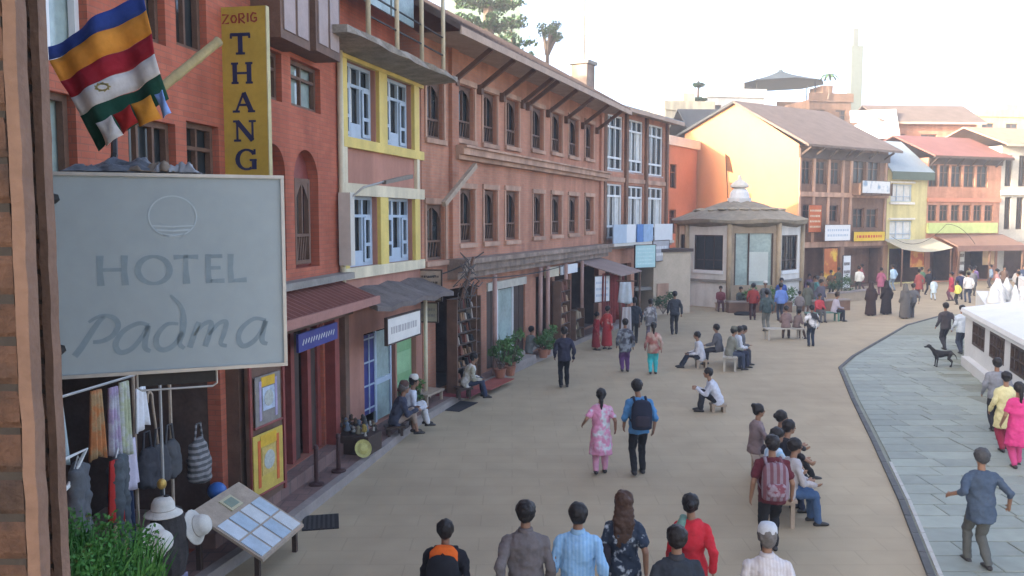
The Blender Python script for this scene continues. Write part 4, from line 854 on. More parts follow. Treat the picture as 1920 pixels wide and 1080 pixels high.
# timber pole bracing the long house, lamp arm, cables
tp = thing('timber_prop', 'slanting grey timber pole leaning out from the long brick house', 'pole', place(lon, .2, -.5, 4.95)); a1 = Vector(place(lon, 2.1, -.5, 6.0)) - Vector(tp.location); MB().bar((0, 0, 0), a1, .11, .13).build('beam', M_lwood, tp)
la = thing('street_lamp', 'small lamp on a curved arm in front of the yellow house', 'lamp', place(yel, -.15, -.3, 5.0), rzY)
MB().tube([(0, 0, -.9), (0, 0, 0), (.12, -.2, .2), (.45, -.5, .32)], .025, 6).build('arm', M_metal, la, smooth=True); b = MB(); b.loft([[(.4, -.56, .27), (.46, -.44, .27), (.46, -.44, .34), (.4, -.56, .34)], [(.95, -.9, .40), (1.05, -.75, .40), (1.05, -.75, .48), (.95, -.9, .48)]]); b.build('lamp_head', M_conc, la)
b = MB(); b.box(-.1, .08, -.03, .22, -1.3, .1); b.build('meter_box', M_lconc, la)
def cable(label, a, b, sag):
    a = Vector(a); b = Vector(b); m = MB(); m.tube([a.lerp(b, i/14) + Vector((0, 0, -4*sag*(i/14)*(1-i/14))) for i in range(15)], .018, 5); tag(m.build('cable', M_dark), label, 'cable')
cable('black cable sagging between the yellow banner and the brown awning', place(gab, 8.9, -1, 3.4), place(brk, .4, -1.4, 4.2), .9)
cable('black cable strung along the brown awning facade', place(brk, .4, -1.4, 4.2), place(brk, 2.4, -2.1, 2.8), -.4)
cable('black cable hanging beneath the weathered cornice of the long house', place(lon, 1.0, -.7, 3.1), place(lon, 9.0, -.7, 3.0), .12)
cable('thin cable crossing from the brick house to the blue grey roof', place(yel, 3.9, -.3, 3.2), place(lon, 2.4, -.6, 3.7), .1)
ub = MB(); random.seed(9)
bu = thing('cable_bundle', 'tangled black cable bundle on the corner of the long brick house', 'cable bundle', place(lon, .9, -.75, 2.4), rzL)
for i in range(30): 
    p = Vector((jit(.3), jit(.15), random.uniform(.1, 1.2))); ub.tube([p, p + Vector((jit(.25), jit(.15), jit(.2))), p + Vector((jit(.35), jit(.15), jit(.3)))], .014, 5)
ub.build('cables', mk('grey cable', (.10, .09, .085), .8, .3, 6), bu); MB().bar((.5, 0, 1.2), (-.2, 0, .2), .06, .08).build('bracket', M_wood, bu)
# soft shells for cloth and bodies
FOLD = bpy.data.textures.new('folds', 'CLOUDS'); FOLD.noise_scale = .11; FOLD.noise_depth = 2
def shell(mb, name, m, parent, vox, fold=0, it=3):
    o = mb.build(name, m, parent, smooth=True); r = o.modifiers.new('skin', 'REMESH'); r.mode = 'VOXEL'; r.voxel_size = vox; r.use_smooth_shade = True
    s = o.modifiers.new('smooth', 'SMOOTH'); s.factor = .5; s.iterations = it
    if fold:
        d = o.modifiers.new('folds', 'DISPLACE'); d.texture = FOLD; d.strength = fold; d.mid_level = .4; d.texture_coords = 'GLOBAL'
    return o
# ================================================================ goods of the shops
rzR = red.rotation_euler.z
def hang(name, label, loc, rz, wd, h, m, cat, folds=3, amp=.03, flare=1.15, seed=1, group=None):
    random.seed(seed); mb = MB(); rg = []; n = 16; ph = random.random()*6
    for k in range(9):
        t = k/8; w_ = wd*(.75 + (flare-.75)*t); r = []
        for i in range(n): a = i/(n-1); r.append(((a-.5)*w_, amp*(.4+.6*t)*math.sin(a*folds*6.28+ph+t*.8) - .012, -h*t + .03*math.sin(a*5+ph)*t))
        for i in reversed(range(n)): a = i/(n-1); r.append(((a-.5)*w_, amp*(.4+.6*t)*math.sin(a*folds*6.28+ph+t*.8) + .012, -h*t + .03*math.sin(a*5+ph)*t))
        rg.append(r)
    mb.loft(rg); o = mb.build(name, m, None, loc, rz, smooth=True); return tag(o, label, cat, group)
def trousers(label, loc, rz, h, m):
    t = thing('hanging_trousers', label, 'trousers', loc, rz); b = MB()
    for sx in (-1, 1): b.ell([((sx*.09, 0, 0), (.1, 0, 0), (0, .07, 0)), ((sx*.1, .01, -h*.3), (.1, 0, 0), (0, .08, 0)), ((sx*.115, -.01, -h*.65), (.085, 0, 0), (0, .06, 0)), ((sx*.125, 0, -h), (.09, 0, 0), (0, .06, 0))], 12)
    b.ell([((0, 0, -.22), (.17, 0, 0), (0, .07, 0)), ((0, 0, -.08), (.175, 0, 0), (0, .075, 0)), ((0, 0, 0), (.15, 0, 0), (0, .05, 0)), ((0, 0, .05), (.06, 0, 0), (0, .03, 0))], 14)
    shell(b, 'legs', m, t, .02, .07, 3); MB().tube([(-.12, 0, .02), (0, 0, .12), (.12, 0, .02)], .008, 5).build('hanger', M_metal, t); return t
trousers('dark grey hanging trousers nearest the brick pier', place(red, 1.95, -.42, 2.12), rzR + R(20), 1.15, cloth((.09, .095, .10)))
trousers('charcoal hanging trousers beside the orange scarf', place(red, 2.62, -.40, 2.02), rzR + R(20), 1.1, cloth((.07, .08, .085)))
hang('scarf', 'orange scarf hanging in the shop under the hotel sign', place(red, 2.36, -.35, 2.82), rzR, .2, .72, mk('orange shawl', (.36, .14, .05), .9, .3, 10, alt=(.30, .20, .10), altscale=8), 'scarf', seed=2)
hang('scarf', 'lilac scarf hanging between the orange and green scarves', place(red, 2.64, -.36, 2.8), rzR, .17, .76, mk('lilac shawl', (.30, .24, .34), .9, .3, 10, alt=(.36, .36, .40), altscale=7), 'scarf', seed=3)
hang('scarf', 'pale green scarf hanging beside the white top', place(red, 2.84, -.35, 2.82), rzR, .19, .8, mk('green shawl', (.34, .37, .24), .9, .3, 10, alt=(.40, .42, .38), altscale=7), 'scarf', seed=4)
hang('blouse', 'small white top hanging from the shop beam', place(red, 3.12, -.35, 2.7), rzR, .22, .48, cloth((.60, .61, .62)), 'top', 2, seed=5)
hang('blouse', 'grey patterned top hanging behind the trousers', place(red, 1.75, -.3, 2.85), rzR, .36, .7, cloth((.30, .36, .36)), 'top', 3, seed=6)
hang('blouse', 'pale lilac blouse below the green scarf', place(red, 2.93, -.33, 2.15), rzR, .28, .55, cloth((.46, .43, .50)), 'top', 2, seed=7)
hang('red_cloth', 'bright red cloth hanging below the lilac scarf', place(red, 2.5, -.45, 2.05), rzR, .2, .68, cloth((.40, .035, .03)), 'cloth', seed=8)
hang('patterned_cloth', 'beige patterned cloth at the bottom of the red cloth', place(red, 2.52, -.46, 1.36), rzR, .24, .5, mk('beige print', (.42, .33, .22), .9, .3, 14), 'cloth', seed=12)
hang('blouse', 'navy garment hanging behind the hat stand', place(red, 2.95, -.25, 1.55), rzR, .35, .9, cloth((.02, .03, .06)), 'top', seed=13)
rail = thing('clothes_rail', 'thin metal rail carrying the hanging scarves and trousers', 'rail', place(red, 1.5, -.36, 0), rzR); MB().tube([(0, 0, 2.86), (2.0, 0, 2.86)], .015, 6).build('bar', M_metal, rail)
for x in (0, 2.0): MB().tube([(x, 0, .15), (x, 0, 2.86)], .018, 6).build('upright', M_metal, rail)
MB().tube([(.15, -.05, 2.25), (.5, -.12, 2.3), (.25, -.1, 2.0), (.05, -.12, 1.95)], .022, 6).build('hook_arm', M_curtain, rail)
M_bagst = mk('striped bag', (.20, .19, .185), .9, .3, 5, stripe=((.07, .07, .07), 13, 2))
def pouch(name, label, loc, rz, wd, dp, h, m, cat='bag'):
    t = thing(name, label, cat, loc, rz); b = MB(); b.ell([((0, 0, -h), (wd*.3, 0, 0), (0, dp*.4, 0)), ((0, 0, -h*.9), (wd*.48, 0, 0), (0, dp*.5, 0)), ((0, 0, -h*.5), (wd*.5, 0, 0), (0, dp*.5, 0)), ((0, 0, -h*.15), (wd*.4, 0, 0), (0, dp*.35, 0)), ((0, 0, 0), (wd*.2, 0, 0), (0, dp*.15, 0))], 14); shell(b, 'sack', m, t, .018, .06, 3)
    MB().tube([(-wd*.25, 0, -.05), (-.05, 0, .2), (.05, 0, .2), (wd*.25, 0, -.05)], .015, 6).build('strap', m, t); return t
pouch('shoulder_bag', 'grey and black striped shoulder bag hanging in the dark shop', place(red, 4.62, -.18, 1.72), rzR, .4, .25, .58, M_bagst)
for i, u in enumerate((3.45, 3.75, 4.05)): pouch('shoulder_bag', ['dark grey quilted bag hanging left of the walking sticks', 'black quilted bag hanging below the walking sticks', 'charcoal bag hanging next to the striped shoulder bag'][i], place(red, u, -.2+.04*i, 1.9-.03*i), rzR, .36, .22, .46, cloth((.045+.012*i, .045+.012*i, .05+.01*i)))
ws = thing('walking_stick', 'pale crook handled walking stick hanging in the dark shop', 'stick', place(red, 3.62, -.15, 2.5), rzR); MB().tube([(-.06, 0, -.08), (-.05, 0, .02), (0, 0, .05), (.04, 0, 0), (.05, 0, -.12), (.14, 0, -.7)], .018, 6).build('cane', M_lwood, ws, smooth=True)
for u in (3.45, 4.2):
    o = thing('shop_pole', 'thin pale upright pole framing the walking stick, %s' % ('by the white top' if u < 4 else 'by the striped bag'), 'pole', place(red, u, -.05, .16), rzR); MB().tube([(0, 0, 0), (0, 0, 2.79)], .022, 6).build('shaft', M_lwood, o)
# hat stand and hats
hsd = thing('hat_stand', 'black wire hat stand draped with dark goods', 'stand', place(red, 2.62, -.95, .15), rzR)
MB().tube([(0, 0, 0), (0, 0, 1.5)], .03, 8).build('post', M_dark, hsd); b = MB(); b.lathe([(.25, 0), (.25, .03), (.05, .06)], seg=14); b.build('foot', M_dark, hsd)
b = MB(); b.ell([((0, 0, .62), (.2, 0, 0), (0, .15, 0)), ((0, 0, .8), (.27, 0, 0), (0, .18, 0)), ((0, 0, 1.1), (.26, 0, 0), (0, .17, 0)), ((0, 0, 1.32), (.2, 0, 0), (0, .13, 0))], 14); b.build('dark_drape', mk('dark woven drape', (.035, .03, .028), .9, .6, 18, bump=.5), hsd)
b = MB(); b.box(-.17, .17, -.12, .12, .28, .6); b.build('cloth_bundle', cloth((.16, .16, .24)), hsd)
MB().sph((0, .05, 1.62), .05, .05, .06).build('knob', mk('brass', (.45, .30, .08), .4, .2, 5, metal=.6), hsd)
MB().tube([(0, .05, 1.5), (0, .05, 1.6)], .02, 6).build('knob_stem', M_dark, hsd)
def hat(label, loc, tilt, m=None):
    t = thing('brimmed_hat', label, 'hat', loc, rzR); t.rotation_euler = (tilt[0], tilt[1], rzR); b = MB(); b.lathe([(.02, .15), (.09, .145), (.115, .10), (.125, .03), (.19, -.01), (.2, -.02), (.195, -.025), (.12, .01), (.05, .06)], seg=18); b.build('felt', m or cloth((.52, .50, .44)), t, smooth=True); b = MB(); b.lathe([(.127, .025), (.121, .05), (.119, .05), (.122, .025)], seg=18); b.build('hat_band', cloth((.36, .33, .28)), t, smooth=True)
hat('white brimmed hat on top of the hat stand', place(red, 2.55, -.95, 1.49), (0, 0)); hat('white brimmed hat hanging on the side facing the picture tray', place(red, 2.93, -1.1, 1.2), (R(70), R(10))); hat('white hat hanging on the side near the trousers', place(red, 2.2, -1.08, 1.3), (R(75), R(-25)))
# picture tray
ty = thing('picture_tray', 'tilted display table covered with pale framed prints', 'table', place(red, 4.1, -.35, 0), rzR)
tl = lambda a, b, up=0: (a, -b, .88 - .58*b + up)
b = MB(); b.loft([[tl(0, 0), tl(1.25, 0), tl(1.25, 0, .04), tl(0, 0, .04)], [tl(0, .95), tl(1.25, .95), tl(1.25, .95, .04), tl(0, .95, .04)]]); b.build('table_top', M_lwood, ty)
pm_ = [cloth((.50, .54, .56)), cloth((.40, .47, .52)), cloth((.52, .54, .53)), cloth((.36, .44, .50))]
for i in range(4):
    for j in range(2):
        b = MB(); x0, x1, y0, y1 = .04+i*.3, .30+i*.3, .33+j*.31, .61+j*.31; b.loft([[tl(x0, y0, .041), tl(x1, y0, .041), tl(x1, y0, .052), tl(x0, y0, .052)], [tl(x0, y1, .041), tl(x1, y1, .041), tl(x1, y1, .052), tl(x0, y1, .052)]]); b.build('print', pm_[(i*3+j) % 4], ty)
for x, y in ((.06, .06), (1.17, .06), (.06, .85), (1.17, .85)): box('leg', M_dwood, ty, x-.03, x+.03, -y-.03, -y+.03, 0, .87-.58*y)
b = MB(); b.box(0, .3, -.22, 0, .0, .03); o = b.build('small_picture', mk('cream picture frame', (.45, .40, .26)), None, place(red, 4.62, -.43, .86), rzR); o.rotation_euler = (R(30), 0, rzR); tag(o, 'small cream framed picture at the top of the display table', 'picture')
o = box('inner_print', mk('green print', (.2, .24, .18)), o, .04, .26, -.18, -.04, .031, .034)
b = MB(); b.sph((0, 0, .12), .13, .13, .12); tag(b.build('blue_bag', mk('blue plastic', (.03, .10, .30), .4, .1, 4), None, place(red, 4.98, -.22, .78), smooth=True), 'bright blue bag at the back of the display table', 'ball')  # blue bag, modelled as a plain sphere
# thangka paintings on a stand
tk = thing('easel_board', 'dark wooden panel holding two painted scrolls', 'board', place(red, 5.72, -.33, .36), rzR); box('panel', M_wood, tk, 0, 1.15, 0, .05, 0, 2.3); 
for x in (0, 1.1): box('upright', M_redwood, tk, x, x+.07, -.03, -.001, 0, 2.4)
def scroll(label, u, z0, z1, wd, c1, c2, c3):
    t = thing('painted_scroll', label, 'scroll painting', place(red, u, -.35, z0), rzR - R(6)); h = z1-z0
    box('silk_border', c1, t, 0, wd, -.03, -.012, 0, h); [box('inner_border', c2, t, wd*q0, wd*(q0+.09), -.036, -.0305, h*.12, h*.9) for q0 in (.14, .77)]; box('top_band', mk('saffron silk', (.55, .34, .03), .7, .2, 9), t, wd*.23, wd*.77, -.036, -.0305, h*.78, h*.97); box('painting', c3, t, wd*.26, wd*.74, -.041, -.0365, h*.3, h*.76)
    MB().tube([(-.04, -.03, 0), (wd+.04, -.03, 0)], .02, 8).build('rod', M_redwood, t)
    b = MB(); b.lathe([(wd*.18, 0), (wd*.18, .004), (wd*.02, .005)], seg=20); o = b.build('medallion', mk('scroll medallion', (.36, .38, .34), .8, .3, 20), t, (wd/2, -.042, h*.53)); o.rotation_euler = (R(90), 0, 0)
scroll('yellow silk scroll painting with an orange border', 5.75, .55, 1.45, .8, mk('gold silk', (.46, .34, .07), .7, .2, 9), mk('orange silk', (.50, .11, .03), .7, .2, 9), mk('gold picture', (.45, .33, .10), .8, .35, 14))
scroll('smaller grey blue scroll painting hung above the yellow one', 5.85, 1.55, 2.3, .68, mk('grey silk', (.20, .18, .16), .7, .3, 9), mk('violet print', (.30, .26, .38), .7, .3, 9), mk('blue print', (.36, .42, .50), .7, .4, 12))
# bollards, drain grate, goods pile, seats
def bollard(label, x, y):
    t = thing('iron_bollard', label, 'bollard', (x, y, .15)); b = MB(); b.lathe([(.13, 0), (.13, .03), (.04, .05), (.035, .6), (.045, .62), (.03, .68)], seg=12); b.build('post', mk('maroon iron', (.06, .03, .028), .6, .2, 5), t)
bollard('short dark iron bollard beside the drain grate', -3.28, 14.0); bollard('short dark iron bollard next to the red doorway column', -3.06, 14.75)
gr = thing('drain_grate', 'dark metal drain grate in the paving', 'grate', (-2.95, 12.6, .0), R(12)); box('frame', M_dark, gr, -.22, .32, -.3, .35, .002, .01)
for i in range(7): box('bar', mk('worn iron', (.05, .05, .05), .5, .2, 6), gr, -.2+i*.07, -.165+i*.07, -.28, .33, .0105, .018)
random.seed(21)
pile = thing('goods_stall', 'low stand heaped with small brass and painted curios', 'stall', (-2.95, 16.1, .15), rzY); box('stand', M_dwood, pile, -.3, .3, -.35, .5, 0, .35); box('box', M_lconc, pile, -.33, .3, .55, 1.1, 0, .55)
for i in range(52):
    c_ = random.choice([(.22, .19, .12), (.36, .35, .31), (.06, .06, .06), (.30, .22, .06), (.13, .16, .19), (.04, .035, .035), (.09, .06, .04)]); b = MB(); s_ = random.uniform(.03, .07); b.lathe([(s_*.6, 0), (s_, s_*.4), (s_*.5, s_*1.4), (s_*.7, s_*2.0), (s_*.2, s_*2.6)], seg=9); b.build('curio', cloth(c_), pile, (random.uniform(-.26, .26), random.uniform(-.32, .47), .35 + random.random()*.3*(i % 3)/2), smooth=True)
b = MB(); b.lathe([(.03, .0), (.14, .01), (.17, .05), (.11, .03), (.05, .06)], seg=18); o = b.build('yellow_plate', mk('yellow ware', (.36, .33, .11), .5, .4, 14), None, (-2.78, 15.55, .34)); o.rotation_euler = (R(70), 0, R(35)); tag(o, 'round yellow painted plate leaning on the curio stand', 'plate')
# souvenir racks
def rack(label, loc, rz, wd, h, cols, rows=7, n=9, seed=1):
    random.seed(seed); t = thing('souvenir_rack', label, 'rack', loc, rz); box('back', M_dwood, t, 0, wd, .25, .28, 0, h)
    for x in (0, wd-.05): box('upright', M_wood, t, x, x+.05, -.03, .249, 0, h)
    for k in range(rows):
        z = h*k/rows; box('shelf', M_dwood, t, .05, wd-.05, -.02, .249, z, z+.03)
        for i in range(n):
            if random.random() < .12: continue
            x = .08 + (wd-.16)*i/n; a = (wd-.16)/n*random.uniform(.5, .92); hh = h/rows*random.uniform(.4, .85)
            b = MB(); b.loft([[(x, .02, z+.031), (x+a, .02, z+.031), (x+a, .2, z+.031), (x, .2, z+.031)], [(x+a*.1, .05, z+.031+hh), (x+a*.9, .05, z+.031+hh), (x+a*.9, .18, z+.031+hh), (x+a*.1, .18, z+.031+hh)]]); b.build('curio', cloth(random.choice(cols)), t)
    return t
dk = [(.10, .03, .025), (.05, .035, .03), (.16, .06, .04), (.03, .03, .03), (.30, .26, .22), (.08, .05, .03), (.2, .12, .07)]
rack('dark souvenir rack full of small red and black curios', place(lon, .75, -.55, .16), rzL, 1.25, 2.4, dk, 8, 8, 3)
rack('narrow souvenir rack inside the first open shop of the long house', place(lon, 2.2, -.15, .16), rzL, 1.0, 2.3, dk, 7, 6, 4)
rack('brown basket rack beside the pink shop post', place(lon, 9.0, -.6, .16), rzL, 1.1, 2.3, [(.16, .075, .05), (.24, .14, .09), (.1, .04, .03), (.3, .2, .12)], 6, 4, 5)
rack('low rack of pale boxes behind the white notice board', place(lon, 10.9, -.55, .16), rzL, 1.1, 1.1, [(.38, .33, .2), (.3, .24, .16), (.15, .12, .08)], 3, 3, 6)
for i in range(5): hang('hanging_textile', ['dark red patterned textile under the brown awning, first from the notice board', 'brownish red textile under the brown awning', 'long maroon textile under the brown awning', 'wine red shawl under the brown awning', 'deep red rug hanging at the end of the brown awning'][i], place(lon, 12.5+i*.62, -1.25-.1*(i % 2), 2.55), rzL - R(12), .62, 1.75+.2*(i % 2), mk('red textile %d' % i, (.15+.03*(i % 3), .035, .03), .9, .45, 9), 'textile', 3, .05, 1.0, 40+i)
hang('hanging_shirt', 'pale blue white shirt hanging outside under the brown awning', (4.05, 30.3, 2.35), rzL - R(55), .55, .75, cloth((.40, .45, .48)), 'shirt', 2, .05, 1.02, 51)
hang('hanging_shirt', 'white cloth hanging below the pale blue shirt', (4.1, 30.35, 1.45), rzL - R(55), .42, .85, cloth((.40, .38, .38)), 'shirt', 2, .05, .95, 52)
o = thing('display_pole', 'wooden pole with a cross arm carrying the hanging white shirts', 'pole', (4.1, 30.42, 0)); MB().tube([(0, 0, 0), (0, 0, 2.42)], .03, 6).build('shaft', M_wood, o); MB().tube([(-.35, .1, 2.38), (.35, -.1, 2.38)], .025, 6).build('cross_arm', M_wood, o)
# plants in front of the long house
def shrub(label, x, y, z, h, r, n=260, m=None, pot=True):
    t = thing('potted_plant', label, 'plant', (x, y, z)); b = MB()
    if pot: p = MB(); p.lathe([(.12, 0), (.17, .25), (.19, .27), (.15, .28), (.1, .24)], seg=12); p.build('pot', mk('terracotta pot', (.3, .13, .08), .8, .2, 5), t)
    s_ = MB()
    for k in range(7): a = k*.9; s_.tube([(0, 0, .2), (r*.5*math.cos(a), r*.5*math.sin(a), h*.6), (r*.8*math.cos(a), r*.8*math.sin(a), h*.9)], [.012, .009, .004], 5)
    s_.build('stem', M_bark, t)
    for k in range(9): a = k*2.4; leaves(b, (r*.55*math.cos(a), r*.55*math.sin(a), h*(.45+.5*((k*.37) % 1))), r*.42, n//9, .07)
    b.build('foliage', m or M_leaf, t)
random.seed(31)
for i, (u, y) in enumerate(((3.2, -.75), (3.7, -.85), (4.35, -.6), (7.0, -.7), (7.6, -.6))): 
    p = place(lon, u, y, .15); shrub(['leafy potted plant beside the dark souvenir rack', 'taller potted plant by the pink post', 'small potted plant at the door steps', 'potted plant on the far side of the glazed door', 'bushy potted plant next to the seated person in white'][i], *p, [1.1, 1.3, .7, .8, .9][i], [.4, .45, .3, .35, .4][i])
shrub('green plant at the foot of the green shop door', *place(yel, 2.8, -.3, .15), .75, .3)
for i, (x, y) in enumerate(((11.7, 42.2), (12.6, 42.0), (13.6, 42.1), (7.0, 39.3))): shrub(['green bush at the foot of the pavilion window', 'leafy bush at the middle of the pavilion front', 'flowering bush at the right foot of the pavilion', 'dark bush in front of the tan gate block'][i], x, y, 0, 1.15, .6, 420, M_leaf2 if i == 3 else M_leaf, False)
# low tables and rugs on the pavement
def ltable(label, loc, rz, a, b_, h, m):
    t = thing('low_table', label, 'table', loc, rz); box('table_top', m, t, 0, a, 0, b_, h-.05, h)
    for x in (.03, a-.09):
        for y in (.03, b_-.09): box('leg', M_lwood, t, x, x+.06, y, y+.06, 0, h-.051)
ltable('low dark vending table by the green shop door', (-2.55, 19.3, .15), rzL, 1.1, .6, .55, M_redwood)
ltable('low weathered bench table standing on the street edge', (-2.0, 20.0, .0), rzL, .9, .45, .42, M_lwood)
def rug(label, loc, rz, a, b_, m, cat='rug'): tag(MB().loft([[(0, 0, 0), (a, 0, 0), (a, b_, 0), (0, b_, 0)], [(0.01, .01, .012), (a-.01, .01, .012), (a-.01, b_-.01, .012), (.01, b_-.01, .012)]]).build('floor_rug', m, None, loc, rz), label, cat)
rug('dark red rug spread on the paving in front of the souvenir rack', (-1.1, 20.9, .152), rzL, 2.0, .9, mk('red rug', (.20, .04, .045), .9, .3, 5)); rug('black mat at the feet of the seated vendor', (-1.25, 20.05, .006), rzL, 1.1, .5, mk('black mat', (.03, .03, .035), .9, .3, 5), 'mat')
rug('brick red rug under the potted plants', (-.55, 21.9, .153), rzL, 1.7, .6, mk('brick rug', (.27, .07, .05), .9, .3, 5))
# stone planter kerb in front of the far shops
for i, (x, y, l_, rz) in enumerate(((10.6, 41.5, 3.2, 5), (14.6, 41.9, 2.6, 20), (17.6, 46.2, 4.5, 40))):
    t = thing('planter_wall', ['low brick planter wall in front of the pavilion', 'low brick planter wall beside the seated man in dark trousers', 'low tan planter wall before the timber facade shops'][i], 'planter', (x, y, 0), R(rz)); box('wall', M_brown if i < 2 else mk('tan stone low', (.33, .26, .18)), t, 0, l_, 0, .5, 0, .5); box('coping', M_stone, t, -.03, l_+.03, -.03, .53, .5, .56)
shrub('wide low shrub behind the low tan planter wall', 18.5, 47.9, 0, 1.3, .8, 500, M_leaf2, False)
# benches
def bench(label, x, y, rz, L_=1.5, h=.45, m=None):
    t = thing('street_bench', label, 'bench', (x, y, 0), rz)
    for k in range(3): box('seat_slat', m or M_lwood, t, -L_/2, L_/2, -.21+k*.145, -.08+k*.145, h-.04, h)
    for sx in (-L_/2+.08, L_/2-.14):
        for sy in (-.19, .13): box('leg', m or M_lwood, t, sx, sx+.06, sy, sy+.06, 0, h-.1)
        box('bearer', m or M_lwood, t, sx, sx+.06, -.19, .19, h-.1, h-.041)
    return t
M_pbench = mk('pale bench paint', (.40, .37, .31), .7, .2, 4)
# ================================================================ people
HAIRT = bpy.data.textures.new('locks', 'CLOUDS'); HAIRT.noise_scale = .045; HAIRT.noise_depth = 2
def ik(a, b, l1, l2, pole):
    a, b = Vector(a), Vector(b); d = b - a; D = min(d.length, l1 + l2 - .004); D = max(D, abs(l1-l2) + .02); u = d.normalized(); b = a + u*D
    c = (l1*l1 + D*D - l2*l2)/(2*l1*D); c = max(-1, min(1, c)); p = Vector(pole); p = (p - u*p.dot(u)); p = p.normalized() if p.length > 1e-4 else u.orthogonal().normalized()
    return a + u*l1*c + p*l1*math.sqrt(max(0, 1-c*c)), b
def person(label, x, y, face, h=1.68, z=0, hip=None, lean=4, feet=None, hands=None, top=(.2, .2, .2), bottom=(.05, .05, .06), sleeve='long', hem=.12, hair='short', hairm=None, fem=False, style='', neck=(0, 0), group=None, skin=None, vox=None, shoes=True, topm=None, collar=None, cap=None, knee=(0, 1, .15), stride=.16, twist=0, belly=1.0, phase=1):
    k = h/1.7; t = thing('person', label, 'person', (x, y, z), -R(face), group)
    dist = y; vox = vox or (.0125 if dist < 13 else .016 if dist < 21 else .021 if dist < 36 else .028)
    seated = hip is not None; hz = hip if seated else .875*k
    P = Vector((0, 0, hz)); u = Vector((0, math.sin(R(lean)), math.cos(R(lean)))); f_ = Vector((0, math.cos(R(lean)), -math.sin(R(lean)))); rt = Vector((1, 0, 0))
    N_ = P + u*.52*k; hd = N_ + u*.06*k + Vector((neck[0]*.02, .02*k + R(neck[1])*.05, .115*k)); sw = (.158 if fem else .184)*k
    hw = .085*k; sk = skin or M_skin
    if feet is None: feet = [(.095*k, stride*phase*1.15*k, .075*k), (-.095*k, -stride*phase*k, (.11 if stride > .05 else .075)*k)]
    if hands is None: hands = [(.25*k, .02-.10*phase*(stride/.16)*k, (hz-.05*k) if not seated else hz), (-.25*k, .04+.12*phase*(stride/.16)*k, hz-.04*k)]
    L = []
    for s, ft in zip((1, -1), feet):
        a = P + Vector((s*hw, 0, -.03*k)); kn, an = ik(a, ft, .425*k, .41*k, (knee[0]*s, knee[1], knee[2])); L.append((a, kn, an))
    A = []
    for s, hn in zip((1, -1), hands):
        a = N_ - u*.095*k + rt*s*sw; el, wr = ik(a, hn, .285*k, .25*k, (s*.35, -.8, -.35)); A.append((a, el, wr))
    def torso(mb, g, lo, hi=True):
        w_ = 1.0 if not fem else .92; b_ = belly
        secs = [(lo, (.158 if not fem else .165)*k, .112*k*b_)] if lo < -.04 else []
        secs += [(0, (.155 if not fem else .162)*k, .112*k*b_), (.12, (.148*w_ if not fem else .125)*k, .105*k*b_), (.26, .158*w_*k, .112*k), (.37, .172*w_*k, .108*k), (.43, .160*w_*k, .096*k), (.475, .112*w_*k, .078*k), (.505, .07*k, .062*k)]
        if hi: secs.append((.53, .058*k, .058*k))
        mb.ell([(P + u*s*k if s >= 0 else P + u*s*k*.3 + Vector((0, 0, s*k*.7)), rt*(a*1.06+g), f_*(b*1.05+g)) for s, a, b in secs], 18)
    det = dist < 24
    # body
    b = MB(); torso(b, -.032, -.06); b.cap(N_ - u*.05*k, hd - Vector((0, .01, .05*k)), .055*k, .05*k)
    b.sph(hd + Vector((0, -.012*k, .02*k)), .084*k, .1*k, .112*k, 16, 10); b.cap(hd + Vector((0, .03*k, -.035*k)), hd + Vector((0, .045*k, -.075*k)), .055*k, .042*k)
    b.cap(hd + Vector((0, .085*k, .005*k)), hd + Vector((0, .105*k, -.025*k)), .012*k, .017*k, 8)
    for s in (1, -1): b.sph(hd + Vector((s*.08*k, -.005*k, -.005*k)), .014*k, .025*k, .035*k, 8, 6)
    for (a, e, w_), s in zip(A, (1, -1)):
        b.cap(a + (e-a)*.2, e, .043*k, .039*k); b.cap(e, w_, .038*k, .028*k)
        d = (w_-e).normalized(); fr = Vector((0, 1, 0)); fr = (fr - d*fr.dot(d)); fr = fr.normalized() if fr.length > .1 else Vector((0, 0, 1)); nn = d.cross(fr)
        pl_ = w_ + d*.075*k; b.ell([(w_ - d*.01, fr*.026*k, nn*.020*k), (w_ + d*.035*k, fr*.040*k, nn*.018*k), (pl_, fr*.043*k, nn*.016*k), (pl_ + d*.012*k, fr*.035*k, nn*.011*k)], 10)
        if det:
            inn = nn * (-s)
            if inn.x * s > 0: inn = -inn
            for q, (o_, ln) in enumerate(((.033, .068), (.011, .078), (-.011, .072), (-.032, .056))):
                p0 = pl_ + fr*o_*k - d*.015; p1 = p0 + d*ln*.55*k + inn*.010*k; p2 = p1 + d*ln*.45*k + inn*.024*k
                b.cap(p0, p1, .0095*k, .0088*k, 7, 2); b.cap(p1, p2, .0088*k, .0075*k, 7, 2)
            p0 = w_ + d*.03*k + fr*.030*k; p1 = p0 + d*.035*k + fr*.030*k + inn*.01; b.cap(p0, p1, .012*k, .0105*k, 7, 2); b.cap(p1, p1 + d*.032*k + fr*.006, .0105*k, .0085*k, 7, 2)
        else: b.cap(pl_, pl_ + d*.055*k, .028*k, .02*k, 8)
    for (a, kn, an), s in zip(L, (1, -1)):
        b.cap(a, kn, .074*k, .052*k); b.cap(kn, an, .052*k, .035*k); b.cap(kn + (an-kn)*.25 - Vector((0, .018*k, 0)), kn + (an-kn)*.5, .045*k, .04*k)
        b.cap(an + Vector((0, -.03*k, -.04*k)), an + Vector((0, .13*k, -.048*k)), .032*k, .024*k)
    shell(b, 'body', sk, t, min(vox, .0135) if det else vox)
    # upper garment
    b = MB(); m = topm or cloth(top)
    torso(b, .016, -hem if hem < .3 else -.08, hi=False)
